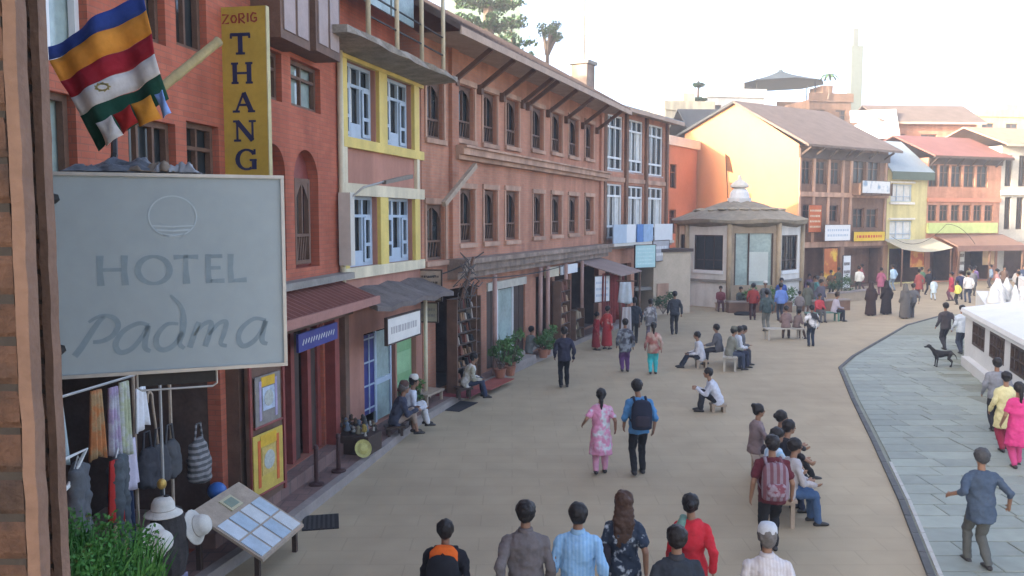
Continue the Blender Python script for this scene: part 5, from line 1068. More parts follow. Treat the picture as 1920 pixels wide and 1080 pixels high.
    if hem >= .3:
        z1 = P.z - hem*k; b.ell([(P + u*.2*k, rt*.15*k, f_*.12*k), (P, rt*.185*k, f_*.145*k), (Vector((0, .02 if seated else 0, (P.z+z1)/2)), rt*.205*k, Vector((0, .165*k, 0))), (Vector((0, .0, z1)), rt*.225*k, Vector((0, .185*k, 0)))], 18)
    for a, e, w_ in A:
        b.cap(a + (e-a)*.06, a + (e-a)*(.62 if sleeve == 'short' else 1), .056*k, (.058 if sleeve == 'short' else .050)*k); b.cap(N_ - u*.035*k + (a-N_)*.25, a + (e-a)*.02, .05*k, .054*k)
        if sleeve == 'long': b.cap(e, e + (w_-e)*.96, .050*k, .040*k)
        if sleeve == 'half': b.cap(e, e + (w_-e)*.2, .050*k, .046*k)
    if style != 'robe': shell(b, 'shirt', m, t, vox, .06 if dist < 36 else 0, 4)
    # lower garment
    b = MB(); bm = bottom if not isinstance(bottom, tuple) else cloth(bottom)
    if style == 'robe':
        b = MB(); torso(b, .03, -.08)
        for a, e, w_ in A: b.cap(a, e, .075*k, .07*k); b.cap(e, w_, .07*k, .06*k)
        b.ell([(P + u*.3*k, rt*.2*k, f_*.15*k), (P, rt*.22*k, f_*.18*k), (Vector((0, 0, .4*k)), rt*.25*k, Vector((0, .22*k, 0))), (Vector((0, 0, .05)), rt*.28*k, Vector((0, .25*k, 0)))], 18)
        b.cap(N_ - u*.06, hd, .14*k, .09*k); shell(b, 'robe', m, t, vox, .02)
        hb_ = MB(); hb_.sph(hd + Vector((0, -.025*k, .03*k)), .105*k, .115*k, .125*k); hb_.cap(hd + Vector((0, -.03, 0)), N_ + Vector((0, -.05, -.05)), .1*k, .15*k); shell(hb_, 'head_veil', m, t, vox, .01)
    elif style == 'skirt':
        b.ell([(P + u*.1*k, rt*.16*k, f_*.125*k), (P, rt*.18*k, f_*.15*k), (Vector((0, .0, .45*k)), rt*.2*k, Vector((0, .18*k, 0))), (Vector((0, 0, .14*k)), rt*.22*k, Vector((0, .2*k, 0)))], 18); shell(b, 'skirt', bm, t, vox, .02)
    else:
        b.ell([(P - Vector((0, 0, .11*k)), rt*.14*k, Vector((0, .1*k, 0))), (P, rt*.172*k, f_*.128*k*belly), (P + u*.07*k, rt*.166*k, f_*.12*k*belly)], 16)
        wd = 1.25 if style == 'salwar' else 1.0
        for a, kn, an in L:
            b.cap(a, kn, .092*k*(1.05 if wd > 1 else 1), .068*k*wd)
            e = kn + (an-kn)*(.5 if style == 'cropped' else .97); b.cap(kn, e, .068*k*wd, (.055*k if style != 'salwar' else .05*k)*(1 if wd == 1 else 1.1))
        shell(b, 'trousers', bm, t, vox, .035 if dist < 36 else 0)
    # hair
    hm = hairm or M_hair; b = MB()
    if style != 'robe' and hair != 'none':
        b.sph(hd + Vector((0, -.022*k, .036*k)), .102*k, .110*k, .104*k, 16, 10); b.sph(hd + Vector((0, -.052*k, .0)), .090*k, .072*k, .085*k, 14, 8)
        if hair == 'bun': b.sph(hd + Vector((0, -.13*k, .03*k)), .045*k, .04*k, .045*k); 
        if hair == 'topbun': b.sph(hd + Vector((0, -.10*k, .10*k)), .055*k, .055*k, .05*k)
        if hair == 'pony': b.cap(hd + Vector((0, -.11*k, .02*k)), hd + Vector((0, -.14*k, -.10*k)), .035*k, .038*k); b.cap(hd + Vector((0, -.14*k, -.10*k)), hd + Vector((.0, -.135*k, -.30*k)), .038*k, .016*k)
        if hair == 'long':
            b.ell([(hd + Vector((0, -.04*k, .06*k)), rt*.09*k, Vector((0, .07*k, 0))), (hd + Vector((0, -.07*k, -.06*k)), rt*.105*k, Vector((0, .055*k, 0))), (hd + Vector((0, -.12*k, -.2*k)), rt*.12*k, Vector((0, .05*k, 0))), (hd + Vector((-.01, -.13*k, -.38*k)), rt*.105*k, Vector((0, .045*k, 0))), (hd + Vector((-.01, -.12*k, -.5*k)), rt*.06*k, Vector((0, .03*k, 0)))], 14)
        o = shell(b, 'hair', hm, t, min(vox, .016), .03 if hair != 'long' else .04, 2); o.modifiers['folds'].texture = HAIRT
    if cap:
        b = MB(); b.lathe([(.098*k, .0), (.103*k, .03*k), (.098*k, .075*k), (.075*k, .115*k), (.02, .125*k)], hd + Vector((0, -.012, .045*k)), 18); o = b.build('cap', cloth(cap), t, smooth=True)
    if collar:
        b = MB(); b.ell([(N_ - u*.03*k, rt*.085*k, f_*.085*k), (N_ + u*.03*k, rt*.075*k, f_*.078*k)], 14); shell(b, 'collar', cloth(collar), t, min(vox, .014), 0, 2)
    if shoes:
        for (a, kn, an), s in zip(L, (1, -1)):
            b = MB(); b.ell([(an + Vector((0, -.075*k, -.05*k)), Vector((.028*k, 0, 0)), Vector((0, 0, .02*k))), (an + Vector((0, -.05*k, -.042*k)), Vector((.04*k, 0, 0)), Vector((0, 0, .036*k))), (an + Vector((0, .06*k, -.042*k)), Vector((.047*k, 0, 0)), Vector((0, 0, .036*k))), (an + Vector((0, .14*k, -.052*k)), Vector((.042*k, 0, 0)), Vector((0, 0, .025*k))), (an + Vector((0, .175*k, -.057*k)), Vector((.02*k, 0, 0)), Vector((0, 0, .014*k)))], 12); b.build('shoe', M_shoe, t, smooth=True)
    if det or seated:
        for s in (1, -1): MB().sph(hd + Vector((s*.032*k, .082*k, .012*k)), .012*k, .008*k, .007*k, 8, 5).build('eye', M_hair, t)
        MB().sph(hd + Vector((0, .088*k, -.058*k)), .022*k, .008*k, .006*k, 8, 5).build('mouth', mk('lips', (.25, .08, .06)), t)
    t['N'] = 0; del t['N']
    return t, N_, hd, P, u, k
def backpack(label, pt, m1, m2, wd=.32, h=.44, dp=.17, drop=.02, strap=True):
    t, N_, hd, P, u, k = pt; th = math.asin(u.y)
    bp_ = thing('backpack', label, 'backpack', t.location, t.rotation_euler.z); b = MB()
    c = N_ - u*(drop + h/2) - Vector((0, .135 + dp/2, 0)); f_ = Vector((0, u.z, -u.y))
    secs = []
    for s, a in ((-.5, .80), (-.46, .95), (-.2, 1.02), (.15, 1.0), (.36, .9), (.46, .72), (.5, .45)): secs.append((c + u*s*h, Vector((wd/2*a, 0, 0)), f_*dp/2*a))
    b.ell(secs, 20); shell(b, 'pack', m1, bp_, .014, .012)
    q = MB(); q.ell([(c - u*h*.38 - f_*dp*.42, Vector((wd*.34, 0, 0)), f_*dp*.28), (c - u*h*.1 - f_*dp*.45, Vector((wd*.36, 0, 0)), f_*dp*.26), (c - u*h*.02 - f_*dp*.42, Vector((wd*.28, 0, 0)), f_*dp*.2)], 16); shell(q, 'front_pocket', m2, bp_, .014, .01)
    if strap:
        for s in (1, -1):
            MB().tube([c + u*h*.40 + Vector((s*wd*.28, dp*.4, 0)), N_ + Vector((s*.105*k, -.03, -.008)), N_ + Vector((s*.115*k, .09, -.05)), N_ - u*.25 + Vector((s*.14*k, .15, 0)), N_ - u*.36 + Vector((s*.19*k, .02, 0)), c - u*h*.35 + Vector((s*wd*.38, dp*.3, 0))], [.02, .026, .024, .018, .014, .012], 8).build('strap', m1, bp_, smooth=True)
    MB().tube([c + u*h*.47 + Vector((-.03, 0, 0)), c + u*h*.55, c + u*h*.47 + Vector((.03, 0, 0))], .008, 6).build('handle', m2, bp_); return bp_
BK = (.02, .02, .022)
# ---- row walking away in front
pt = person('boy in a black jacket walking with an orange topped backpack', -.69, 8.55, 3, 1.5, top=(.022, .022, .026), bottom=(.03, .03, .04))
backpack('black backpack with a bright orange top panel', pt, cloth((.02, .02, .024)), cloth((.02, .02, .024)), .34, .42)
tq, N_, hd, P, u, k = pt
b = MB(); b.ell([(N_ + Vector((0, -.10, .035)), (.085, 0, 0), (0, .05, 0)), (N_ + Vector((0, -.13, -.02)), (.15, 0, 0), (0, .075, 0)), (N_ + Vector((0, -.15, -.10)), (.145, 0, 0), (0, .075, 0)), (N_ + Vector((0, -.16, -.17)), (.09, 0, 0), (0, .06, 0))], 16); shell(b, 'orange_hood', cloth((.72, .13, .02)), tq, .014, .012)
person('man in a grey long sleeved shirt in the walking front row', .14, 8.5, 0, 1.72, top=(.155, .135, .13), bottom=(.05, .05, .05), collar=(.15, .13, .125), phase=-1)
person('man in a light blue shirt in the walking front row', .68, 8.55, 2, 1.68, top=(.25, .42, .58), sleeve='half', topm=mk('blue check shirt', (.22, .40, .60), .9, .1, 9, stripe=((.28, .46, .64), 26, 0), bump=.2, bscale=35), collar=(.28, .45, .6))
pt = person('woman with long brown hair in a dark floral top', 1.21, 9.0, 8, 1.66, topm=mk('floral print', (.025, .035, .055), .9, .2, 9, alt=(.42, .46, .48), altscale=13, altcut=.6), bottom=(.04, .04, .055), sleeve='short', hem=.2, hair='long', hairm=M_bhair, fem=True)
tag(MB().ell([((0, 0, 0), (.05, 0, 0), (0, .10, 0)), ((0, 0, .05), (.07, 0, 0), (0, .14, 0)), ((0, 0, .2), (.065, 0, 0), (0, .13, 0)), ((0, 0, .24), (.03, 0, 0), (0, .08, 0))], 14).build('handbag', cloth((.03, .025, .03)), None, (1.0, 8.93, .86), R(-8), smooth=True), 'dark handbag at the side of the woman in the floral top', 'bag')
pt = person('woman in a bright red top with a green scarf', 1.98, 9.15, 12, 1.58, top=(.50, .028, .04), bottom=(.05, .03, .03), hem=.24, hair='bun', fem=True, neck=(-1, 0))
tq, N_, hd, P, u, k = pt; b = MB(); b.tube([N_ + Vector((-.10, .08, -.2)), N_ + Vector((-.09, .05, .0)), N_ + Vector((-.11, -.06, -.02)), N_ + Vector((-.15, -.13, -.16)), N_ + Vector((-.16, -.14, -.36))], [.03, .045, .05, .055, .04], 10); shell(b, 'scarf', cloth((.14, .24, .19)), tq, .016, .02)
person('man in a dark jacket partly below the woman in red', 1.58, 7.9, -4, 1.68, top=(.035, .04, .048), bottom=BK, collar=(.05, .05, .055), belly=1.1)
person('old man in a pale shirt wearing a white folded cap', 2.5, 8.1, 6, 1.60, topm=mk('pale checked shirt', (.50, .46, .45), .9, .1, 9, stripe=((.55, .52, .51), 30, 0), bump=.2, bscale=35), cap=(.46, .48, .50), hair='short', hairm=mk('grey hair', (.12, .11, .10), .6, .3, 30), collar=(.52, .49, .48))
pt = person('youth in a maroon T-shirt carrying a maroon and grey backpack', 3.55, 11.4, 6, 1.66, top=(.10, .022, .03), bottom=BK, sleeve='short', hands=[(.29, .10, .80), (-.28, -.02, .80)])
backpack('maroon and grey striped backpack on the youth beside the bench', pt, mk('maroon grey pack', (.15, .06, .075), .8, .15, 7, stripe=((.22, .17, .20), 12, 0)), mk('maroon pocket', (.17, .05, .065), .8, .3, 7, alt=(.26, .21, .24), altscale=15), .36, .5, .2)
person('man in a navy short sleeved shirt walking on the grey flagstones', 6.17, 10.95, 2, 1.60, top=(.06, .085, .125), bottom=(.085, .09, .085), sleeve='half', hands=[(.35, -.02, .86), (-.38, .04, .98)], belly=1.15, hem=.2, hairm=mk('greying hair', (.05, .05, .052), .6, .3, 30), feet=[(.06, -.12, .10), (-.05, .2, .075)])
person('man in a grey shirt walking close to the white stupa wall', 10.5, 18.25, 12, 1.6, top=(.20, .21, .235), bottom=(.025, .025, .03))
pt = person('woman in a bright pink dress by the stupa wall', 9.35, 15.5, 10, 1.6, top=(.55, .05, .19), bottom=(.45, .06, .17), sleeve='short', hem=.42, fem=True, hair='pony', style='salwar')
pt = person('woman in a pale yellow shawl walking beside the grey shirted man', 9.75, 16.6, 8, 1.6, top=(.60, .56, .30), bottom=(.27, .03, .06), hem=.36, fem=True, hair='bun', style='salwar')
person('woman in a pink and white kurta walking beside the man in blue', 1.60, 15.1, 2, 1.56, topm=mk('pink print kurta', (.62, .27, .40), .9, .12, 6, alt=(.55, .60, .62), altscale=7, altcut=.56), bottom=(.56, .28, .37), sleeve='short', hem=.46, fem=True, hair='pony', hands=[(.26, .0, .82), (-.32, .05, .9)], style='salwar', stride=.1)
pt = person('man in a blue shirt with a dark backpack walking beside the pink kurta', 2.28, 15.05, -3, 1.74, top=(.07, .20, .38), bottom=(.018, .018, .02), sleeve='half', neck=(-2, 0), stride=.1)
backpack('dark navy backpack on the man in the blue shirt', pt, cloth((.022, .025, .04)), cloth((.035, .03, .04)), .37, .52, .2)
person('man in a dark jacket walking past the potted plants', 1.42, 23.0, -2, 1.68, top=(.035, .035, .055), bottom=(.015, .015, .018), stride=.1)
person('woman in purple trousers and dark shawl', 3.40, 25.4, 0, 1.62, topm=mk('dark print shawl', (.06, .06, .075), .9, .2, 6, alt=(.22, .24, .26), altscale=6), bottom=(.10, .045, .13), hem=.22, fem=True, hair='bun', style='salwar', stride=.07)
person('woman in turquoise trousers and a rust patterned top', 4.18, 25.0, 5, 1.56, topm=mk('rust print', (.32, .12, .10), .9, .2, 6, alt=(.42, .30, .24), altscale=5), bottom=(.05, .40, .42), hem=.18, fem=True, hair='pony', style='salwar', stride=.1)
person('man in a dark grey jacket walking towards the pavilion', 6.46, 33.7, 5, 1.74, top=(.04, .045, .055), bottom=(.03, .03, .035), belly=1.1)
person('man in a black hooded jacket near the hanging shirts', 4.50, 31.2, 4, 1.72, top=(.03, .035, .045), bottom=(.03, .03, .03))
person('person with a white bag on the shoulder near the tan block', 5.2, 31.9, 20, 1.6, topm=mk('grey white wrap', (.16, .16, .17), .9, .2, 5, alt=(.55, .55, .55), altscale=4, altcut=.57), bottom=(.12, .10, .13), fem=True, hem=.25)
person('woman in a red skirt at the textile stall', 3.35, 29.9, 40, 1.55, topm=mk('red dress', (.38, .05, .045), .9, .2, 5, alt=(.5, .4, .36), altscale=4, altcut=.62), bottom=(.33, .04, .045), style='skirt', fem=True, hair='bun', stride=.03)
person('person in deep red standing beside the textile stall', 2.95, 29.7, 90, 1.35, top=(.22, .03, .035), bottom=(.20, .03, .035), style='skirt', fem=True, hair='bun', stride=.03)
# ---- squatting and sitting on the square
def stool(label, x, y, h=.2, wd=.36, rz=0):
    t = thing('low_stool', label, 'stool', (x, y, 0), rz); box('seat', M_lwood, t, -wd/2, wd/2, -.14, .14, h-.05, h)
    for sx in (-1, 1): box('leg', M_lwood, t, sx*wd*.36-.03, sx*wd*.36+.03, -.12, .12, 0, h-.051)
def sit(label, x, y, face, seat=.45, h=1.66, z=0, fwd=.42, lean=8, hands=None, **kw):
    k = h/1.7; hip = seat + .10*k
    kw.setdefault('feet', [(.11, fwd, .075*k), (-.11, fwd*.95, .075*k)]); hands = hands or [(.14, .40*k, hip + .09), (-.14, .38*k, hip + .09)]
    return person(label, x, y, face, h, z, hip=hip, lean=lean, hands=hands, **kw)
stool('tiny wooden stool under the man in the white shirt sitting alone', 4.92, 20.1, .2); 
sit('man in a white shirt sitting alone on a tiny stool, checking his hands', 4.92, 20.1, -80, .2, 1.66, fwd=.42, lean=24, hands=[(.06, .50, .56), (-.06, .50, .54)], top=(.50, .52, .58), bottom=(.03, .03, .035))
stool('low wooden stool under the reclining man in a white shirt', 5.85, 26.1, .26)
sit('man in a white shirt leaning back on a low stool with legs stretched', 5.85, 26.1, -82, .26, 1.64, fwd=.62, lean=14, top=(.48, .49, .53), bottom=(.03, .035, .05))
bench('wooden bench with pale legs under three sitting people', 6.78, 26.25, R(75), 1.9, .45, M_pbench)
sit('person in an olive grey jacket and cap on the pale legged bench', 6.62, 25.75, 80, .45, 1.62, lean=14, top=(.20, .205, .17), bottom=(.05, .06, .09), cap=(.13, .13, .10))
sit('boy in a white vest over dark sleeves on the pale legged bench', 6.85, 26.15, 84, .45, 1.62, lean=20, top=(.46, .49, .54), bottom=(.04, .045, .07))
sit('man in grey leaning forward on the far end of the pale legged bench', 7.05, 26.65, 84, .45, 1.6, lean=28, top=(.12, .12, .125), bottom=(.06, .06, .07))
sit('person in dark grey sitting on the back edge of the pale legged bench', 6.5, 26.55, -60, .45, 1.6, lean=10, top=(.11, .11, .12), bottom=(.04, .04, .05))
bench('wooden bench facing the flagstone path in the foreground', 4.24, 13.65, R(80), 2.7, .45)
sit('woman in a dark dress sitting with crossed legs on the foreground bench', 4.54, 14.4, 84, .45, 1.62, lean=8, fwd=.62, top=(.03, .03, .035), bottom=(.02, .02, .022), hair='bun', fem=True, hands=[(.10, .46, .68), (-.06, .46, .70)], feet=[(.10, .62, .20), (-.12, .60, .075)])
sit('person with dark tied hair behind the woman in the dark dress', 4.34, 14.95, 92, .45, 1.6, lean=4, top=(.22, .17, .17), bottom=(.05, .04, .05), hair='topbun', fem=True)
sit('man in a light blue and white striped shirt on the foreground bench', 4.04, 13.1, 82, .45, 1.66, lean=10, topm=mk('striped shirt', (.50, .56, .62), .9, .1, 6, stripe=((.30, .47, .62), 9, 0)), bottom=(.025, .03, .05), fwd=.5, hands=[(.08, .50, .64), (-.10, .5, .66)])
sit('person in black on the foreground bench, arms stretched to the knees', 4.34, 13.72, 80, .45, 1.66, lean=20, top=(.022, .02, .024), bottom=(.02, .022, .03), fwd=.56, hands=[(.10, .56, .60), (-.10, .56, .62)], sleeve='half')
sit('person in jeans on the near end of the foreground bench', 4.14, 12.55, 84, .45, 1.62, lean=10, top=(.36, .34, .34), bottom=(.05, .09, .17), fwd=.45)
# vendors and sitters along the shops
sit('man in a dark waistcoat and grey sleeves sitting on the shop step', -2.42, 17.35, 72, .22, 1.66, .15, fwd=.44, lean=20, top=(.055, .06, .085), bottom=(.32, .25, .2), cap=(.10, .06, .05), style='cropped', hairm=mk('grey hair', (.12, .11, .10)), hands=[(.10, .44, .50), (-.10, .44, .52)])
sit('man in white clothes and a white cap sitting beside the dark waistcoat', -2.28, 18.05, 75, .22, 1.66, .15, fwd=.46, lean=18, top=(.48, .50, .54), bottom=(.55, .55, .55), cap=(.55, .54, .48))
sit('vendor in a drab vest and dark jeans sitting by the souvenir rack', -1.15, 20.95, 78, .3, 1.6, .15, fwd=.48, lean=22, topm=mk('drab vest', (.30, .28, .21), .9, .2, 5, alt=(.5, .49, .46), altscale=4), bottom=(.04, .05, .085))
sit('person in white trousers sitting at the edge of the pavement', .55, 27.6, 60, .1, 1.6, .15, fwd=.6, lean=10, top=(.2, .21, .2), bottom=(.52, .5, .5))
for x, y, lb in ((-2.42, 17.3, 'low step box under the man in the dark waistcoat'), (-2.28, 18.0, 'low step box under the man in white'), (-1.2, 20.9, 'low stool under the vendor in the drab vest')): 
    t = thing('low_stool', lb, 'stool', (x, y, .15), R(20)); h_ = .21 if 'step' in lb else .29; box('seat', M_dwood, t, -.2, .2, -.16, .16, h_-.05, h_)
    for sx in (-.16, .1):
        for sy in (-.13, .08): box('leg', M_dwood, t, sx, sx+.05, sy, sy+.05, 0, h_-.051)
# ---- groups before the pavilion
person('man in a red jacket standing with his back to the square', 10.98, 38.7, 10, 1.68, top=(.24, .04, .035), bottom=(.05, .022, .022), stride=.03)
person('man in grey trousers and a dark green jacket', 10.42, 34.7, 0, 1.72, top=(.06, .085, .085), bottom=(.16, .16, .14), stride=.04)
person('man in a bright blue shirt before the pavilion bushes', 12.15, 38.4, 0, 1.72, top=(.13, .21, .48), bottom=(.035, .04, .055), stride=.03, belly=1.15)
person('woman in dark maroon standing between the red jacket and the blue shirt', 11.45, 40.2, -20, 1.58, top=(.13, .05, .07), bottom=(.06, .05, .06), hem=.3, fem=True, hair='bun', stride=.03)
person('person in a white cap behind the man in the blue shirt', 12.1, 40.6, 200, 1.62, top=(.10, .11, .12), bottom=(.05, .05, .06), cap=(.6, .6, .58), stride=.03)
person('man in a royal blue jacket near the pavilion corner', 13.3, 42.0, 190, 1.7, top=(.05, .09, .30), bottom=(.25, .25, .25), stride=.04)
person('woman in a dark green coat by the planter wall', 14.2, 40.8, 30, 1.6, top=(.10, .11, .09), bottom=(.30, .28, .26), hem=.4, fem=True, hair='bun', stride=.04)
person('child in grey beside the dark green coat', 13.2, 39.0, 10, 1.3, top=(.17, .15, .15), bottom=(.1, .09, .09), stride=.03)
person('tall man in dark purple beside the seated red shirt', 14.7, 40.5, 160, 1.74, top=(.09, .085, .11), bottom=(.04, .04, .045), stride=.03)
bench('pale wooden bench before the man in grey trousers', 10.35, 32.3, R(5), 1.5, .45, M_pbench)
sit('woman in dusky brown clothes seated on the pale bench', 10.45, 32.35, 20, .45, 1.58, lean=16, top=(.20, .14, .13), bottom=(.10, .075, .07), hair='bun', fem=True)
sit('child in a patterned wrap on the end of the pale bench', 10.85, 32.4, 60, .45, 1.35, lean=22, top=(.16, .12, .11), bottom=(.10, .07, .06))
person('boy in a black and white top and dark jeans', 10.82, 30.6, 5, 1.5, topm=mk('black white top', (.03, .03, .035), .9, .2, 5, alt=(.60, .60, .60), altscale=3.2, altcut=.5), bottom=(.03, .04, .06), stride=.04)
bench('green painted bench near the seated red shirt', 13.95, 38.1, R(10), 1.6, .42, mk('green bench', (.10, .22, .17), .7, .2, 4))
sit('person in a bright red shirt seated on the green bench', 13.75, 38.1, 170, .42, 1.6, lean=10, top=(.42, .06, .07), bottom=(.10, .1, .1))
sit('man in a white shirt and dark trousers seated at the end of the green bench', 14.45, 38.1, 85, .42, 1.66, lean=14, top=(.36, .34, .40), bottom=(.025, .028, .04), cap=(.07, .05, .04))
sit('person in a dark maroon robe seated at the pavilion foot', 10.45, 42.6, 190, .4, 1.6, lean=10, top=(.16, .045, .05), bottom=(.10, .05, .055)); stool('stone block seat under the maroon robed person', 10.45, 42.62, .4, .5)
sit('person in dark grey seated beside the maroon robe', 11.35, 42.3, 180, .4, 1.58, lean=14, top=(.08, .09, .085), bottom=(.06, .065, .06)); stool('stone block seat under the person in dark grey', 11.35, 42.32, .4, .5)
tag(MB().ell([((0, 0, 0), (.4, 0, 0), (0, .2, 0)), ((0, 0, .08), (.44, 0, 0), (0, .22, 0)), ((0, 0, .16), (.3, 0, 0), (0, .14, 0))], 14).build('dark_bundle', cloth((.03, .03, .032)), None, (11.05, 40.6, 0), smooth=True), 'dark bundle lying on the paving before the pavilion', 'bundle')
# ---- far walkers
person('woman in a long dark brown robe, beside a second robed woman', 17.07, 40.4, 0, 1.62, top=(.045, .03, .028), style='robe', fem=True, stride=.02)
person('woman in a wide black robe, walking next to the dark brown robe', 18.02, 40.9, 0, 1.64, top=(.028, .022, .022), style='robe', fem=True, stride=.02)
person('woman in a charcoal shawl walking near the path edge', 18.15, 39.2, -5, 1.62, top=(.10, .095, .09), style='robe', fem=True, stride=.02)
person('man in grey close behind the charcoal shawl', 18.65, 39.5, 5, 1.6, top=(.11, .11, .115), bottom=(.07, .07, .075))
person('man in a pale blue shirt by the end of the stupa wall', 15.3, 28.8, 0, 1.68, top=(.42, .48, .54), bottom=(.035, .045, .07))
person('man in dark clothes by the end of the stupa wall', 15.2, 29.7, -5, 1.68, top=(.05, .045, .05), bottom=(.035, .035, .04))
FAR = [('man in a light blue shirt before the pale canopy', 24.4, 54.5, (.32, .45, .55), (.15, .2, .25)), ('person in a white shawl near the shop steps', 21.2, 52, (.55, .55, .5), (.06, .06, .05)), ('man in dark clothes at the corner shop door', 20.3, 53.0, (.05, .06, .05), (.04, .04, .04)),
 ('woman in a dark red jacket near the pale canopy', 23.54, 49.2, (.22, .06, .055), (.1, .06, .06)), ('girl in a pale blue dress', 23.9, 48.2, (.42, .52, .58), (.42, .5, .56)), ('woman in a red sari top facing the shops', 24.6, 47.6, (.30, .05, .07), (.10, .05, .07)),
 ('child in a yellow shirt among the walkers', 23.9, 45.6, (.60, .56, .13), (.03, .03, .03)), ('man in navy walking past the brown awning', 25.6, 48.6, (.03, .035, .075), (.03, .035, .05)), ('person in a cream scarf behind the navy jacket', 26.4, 50.0, (.45, .40, .34), (.10, .08, .1)),
 ('man in grey beneath the brown awning', 27.6, 51.0, (.16, .16, .17), (.10, .1, .1)), ('woman in dusty pink walking towards the white wall', 28.4, 49.8, (.35, .2, .2), (.12, .1, .12)), ('man in a black jacket near the white wall', 28.0, 47.0, (.03, .03, .035), (.04, .04, .05)),
 ('person in violet under the brown awning', 29.6, 54.5, (.14, .10, .22), (.08, .07, .1)), ('man in a brown coat in front of the awning posts', 31.2, 54.0, (.13, .09, .07), (.07, .06, .06)), ('person in pale grey beyond the white wall', 30.3, 51.0, (.33, .33, .33), (.12, .12, .13)),
 ('man in dark blue at the end of the awning', 33.0, 55.0, (.05, .07, .12), (.04, .05, .06)), ('woman in green near the orange poster', 25.9, 53.8, (.07, .14, .09), (.06, .06, .06)), ('woman in a maroon shawl at the banner shop', 22.6, 55.0, (.16, .05, .06), (.09, .05, .06)), ('man in a tan jacket before the white banner', 17.8, 49.0, (.28, .2, .13), (.09, .08, .07)), ('person in dark violet beside the poster board', 16.4, 47.0, (.11, .07, .11), (.07, .06, .07))]
FAR += [('man in a charcoal coat between the pavilion and the white banner', 16.0, 45.0, (.08, .08, .085), (.05, .05, .05)), ('woman in a teal shawl near the planter wall', 15.5, 43.2, (.06, .16, .16), (.08, .07, .08)), ('man in a brown jumper before the corner shop', 18.9, 50.5, (.14, .09, .06), (.05, .05, .06)),
 ('woman in a dark pink shawl by the yellow banner', 22.2, 51.2, (.28, .09, .14), (.12, .05, .07)), ('man in a black suit below the pale canopy', 25.2, 51.5, (.025, .025, .03), (.025, .025, .03)), ('boy in a white shirt near the navy jacket', 25.0, 46.6, (.5, .5, .5), (.06, .07, .1)), ('woman in an olive coat near the awning post', 28.6, 53.2, (.14, .14, .08), (.08, .08, .06)), ('man in a dusty blue shirt by the framed poster', 31.8, 56.5, (.16, .22, .3), (.07, .07, .08))]
random.seed(77)
for i, (lb, x, y, c1, c2) in enumerate(FAR):
    fem = any(w_ in lb for w_ in ('woman', 'girl', 'sari')); h = 1.3 if ('child' in lb or 'girl' in lb) else random.uniform(1.56, 1.74)
    person(lb, x, y, random.choice([0, 10, -20, 170, 190, 60, -70]), h, top=c1, bottom=c2, fem=fem, hair='bun' if fem else 'short', hem=.35 if fem else .12, stride=random.uniform(.03, .14), phase=random.choice([-1, 1]), skin=None)
# ================================================================ dog
dg = thing('black_dog', 'black dog standing on the grey flagstones', 'dog', (13.38, 26.2, .02), R(172)); dg.scale = (.72, 1.05, .84)   # local +x is forwards
b = MB(); V = Vector
b.ell([((-.36, 0, .50), (0, .05, 0), (0, 0, .06)), ((-.30, 0, .50), (0, .10, 0), (0, 0, .11)), ((-.1, 0, .49), (0, .10, 0), (0, 0, .10)), ((.1, 0, .47), (0, .115, 0), (0, 0, .13)), ((.28, 0, .48), (0, .12, 0), (0, 0, .155)), ((.40, 0, .53), (0, .09, 0), (0, 0, .12)), ((.46, 0, .58), (0, .05, 0), (0, 0, .07))], 16)
b.cap((.38, 0, .57), (.55, 0, .72), .085, .062); b.sph((.61, 0, .76), .095, .07, .072, 14, 9); b.cap((.66, 0, .745), (.78, 0, .725), .045, .03)
for s in (1, -1):
    b.cap((.56, s*.06, .80), (.54, s*.09, .73), .022, .018, 8)
    b.cap((.30, s*.075, .45), (.27, s*.08, .28), .055, .038); b.cap((.27, s*.08, .28), (.29, s*.08, .14), .034, .026); b.cap((.29, s*.08, .14), (.29, s*.08, .03), .024, .024); b.cap((.29, s*.08, .025), (.34, s*.08, .022), .027, .02)
    x0 = -.28 + .05*s; b.cap((x0, s*.075, .47), (x0+.07, s*.085, .31), .085, .05); b.cap((x0+.07, s*.085, .31), (x0-.08, s*.085, .19), .042, .027); b.cap((x0-.08, s*.085, .19), (x0-.05, s*.085, .03), .024, .022); b.cap((x0-.05, s*.085, .025), (x0+.01, s*.085, .022), .027, .02)
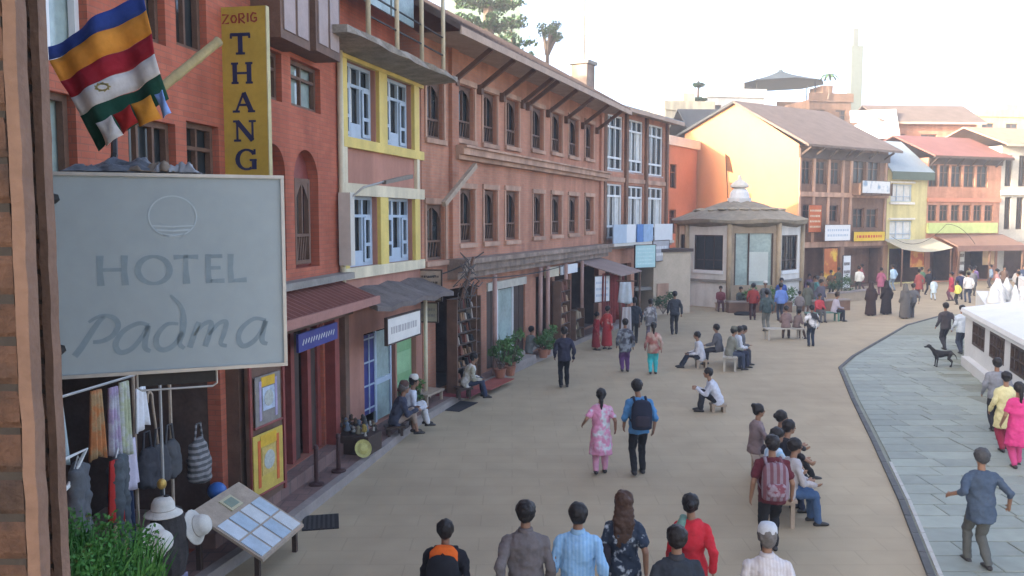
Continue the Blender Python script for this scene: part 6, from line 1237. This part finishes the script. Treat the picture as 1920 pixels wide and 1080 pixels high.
b.cap((-.35, 0, .53), (-.48, .02, .42), .03, .024); b.cap((-.48, .02, .42), (-.54, .03, .28), .024, .012)
shell(b, 'body', mk('black fur', (.018, .017, .018), .7, .4, 20, bump=.5, bscale=90), dg, .014, 0, 3)
for s in (1, -1): MB().sph((.67, s*.045, .785), .01, .01, .01, 8, 5).build('eye', mk('dog eye', (.05, .03, .01), .2), dg)
MB().sph((.80, 0, .735), .018, .02, .015, 8, 5).build('nose', M_dark, dg)
# ================================================================ haze
hz = MB(); hz.box(-60, 80, -20, 125, -1, 32)
hm = bpy.data.materials.new('haze air'); hm.use_nodes = True; t_ = hm.node_tree; t_.nodes.remove(t_.nodes['Principled BSDF'])
pv_ = t_.nodes.new('ShaderNodeVolumePrincipled'); pv_.inputs['Density'].default_value = .0022; pv_.inputs['Color'].default_value = (.93, .94, .95, 1); pv_.inputs['Anisotropy'].default_value = .2
t_.links.new(pv_.outputs[0], t_.nodes['Material Output'].inputs['Volume'])
tag(hz.build('haze', hm), kind='stuff')
# ================================================================ groups of look-alikes
GR = {'scarf': 'scarves hanging in the shop', 'blouse': 'blouses and tops hanging in the shop', 'shoulder_bag': 'bags hanging in the shop', 'brimmed_hat': 'hats on the hat stand', 'iron_bollard': 'iron bollards on the step', 'souvenir_rack': 'souvenir racks outside the shops', 'hanging_textile': 'red textiles under the awning', 'potted_plant': 'plants along the shop fronts and pavilion', 'street_bench': 'benches on the square', 'low_stool': 'low stools', 'person': 'people on the square', 'hazy_tree': 'trees far behind the roofs', 'cable': 'black cables along the facades', 'hanging_trousers': 'trousers hanging in the shop', 'painted_scroll': 'painted scrolls on the panel', 'planter_wall': 'low planter walls', 'backpack': 'backpacks worn by walkers', 'plank_sign': 'plank signs beside the yellow house', 'floor_rug': 'rugs and mats on the pavement', 'shop_pole': 'poles in the clothes shop', 'hanging_shirt': 'shirts hanging on the display pole'}
for o in bpy.data.objects:
    b_ = o.name.split('.')[0]
    if o.parent is None and b_ in GR and 'label' in o: o['group'] = GR[b_]
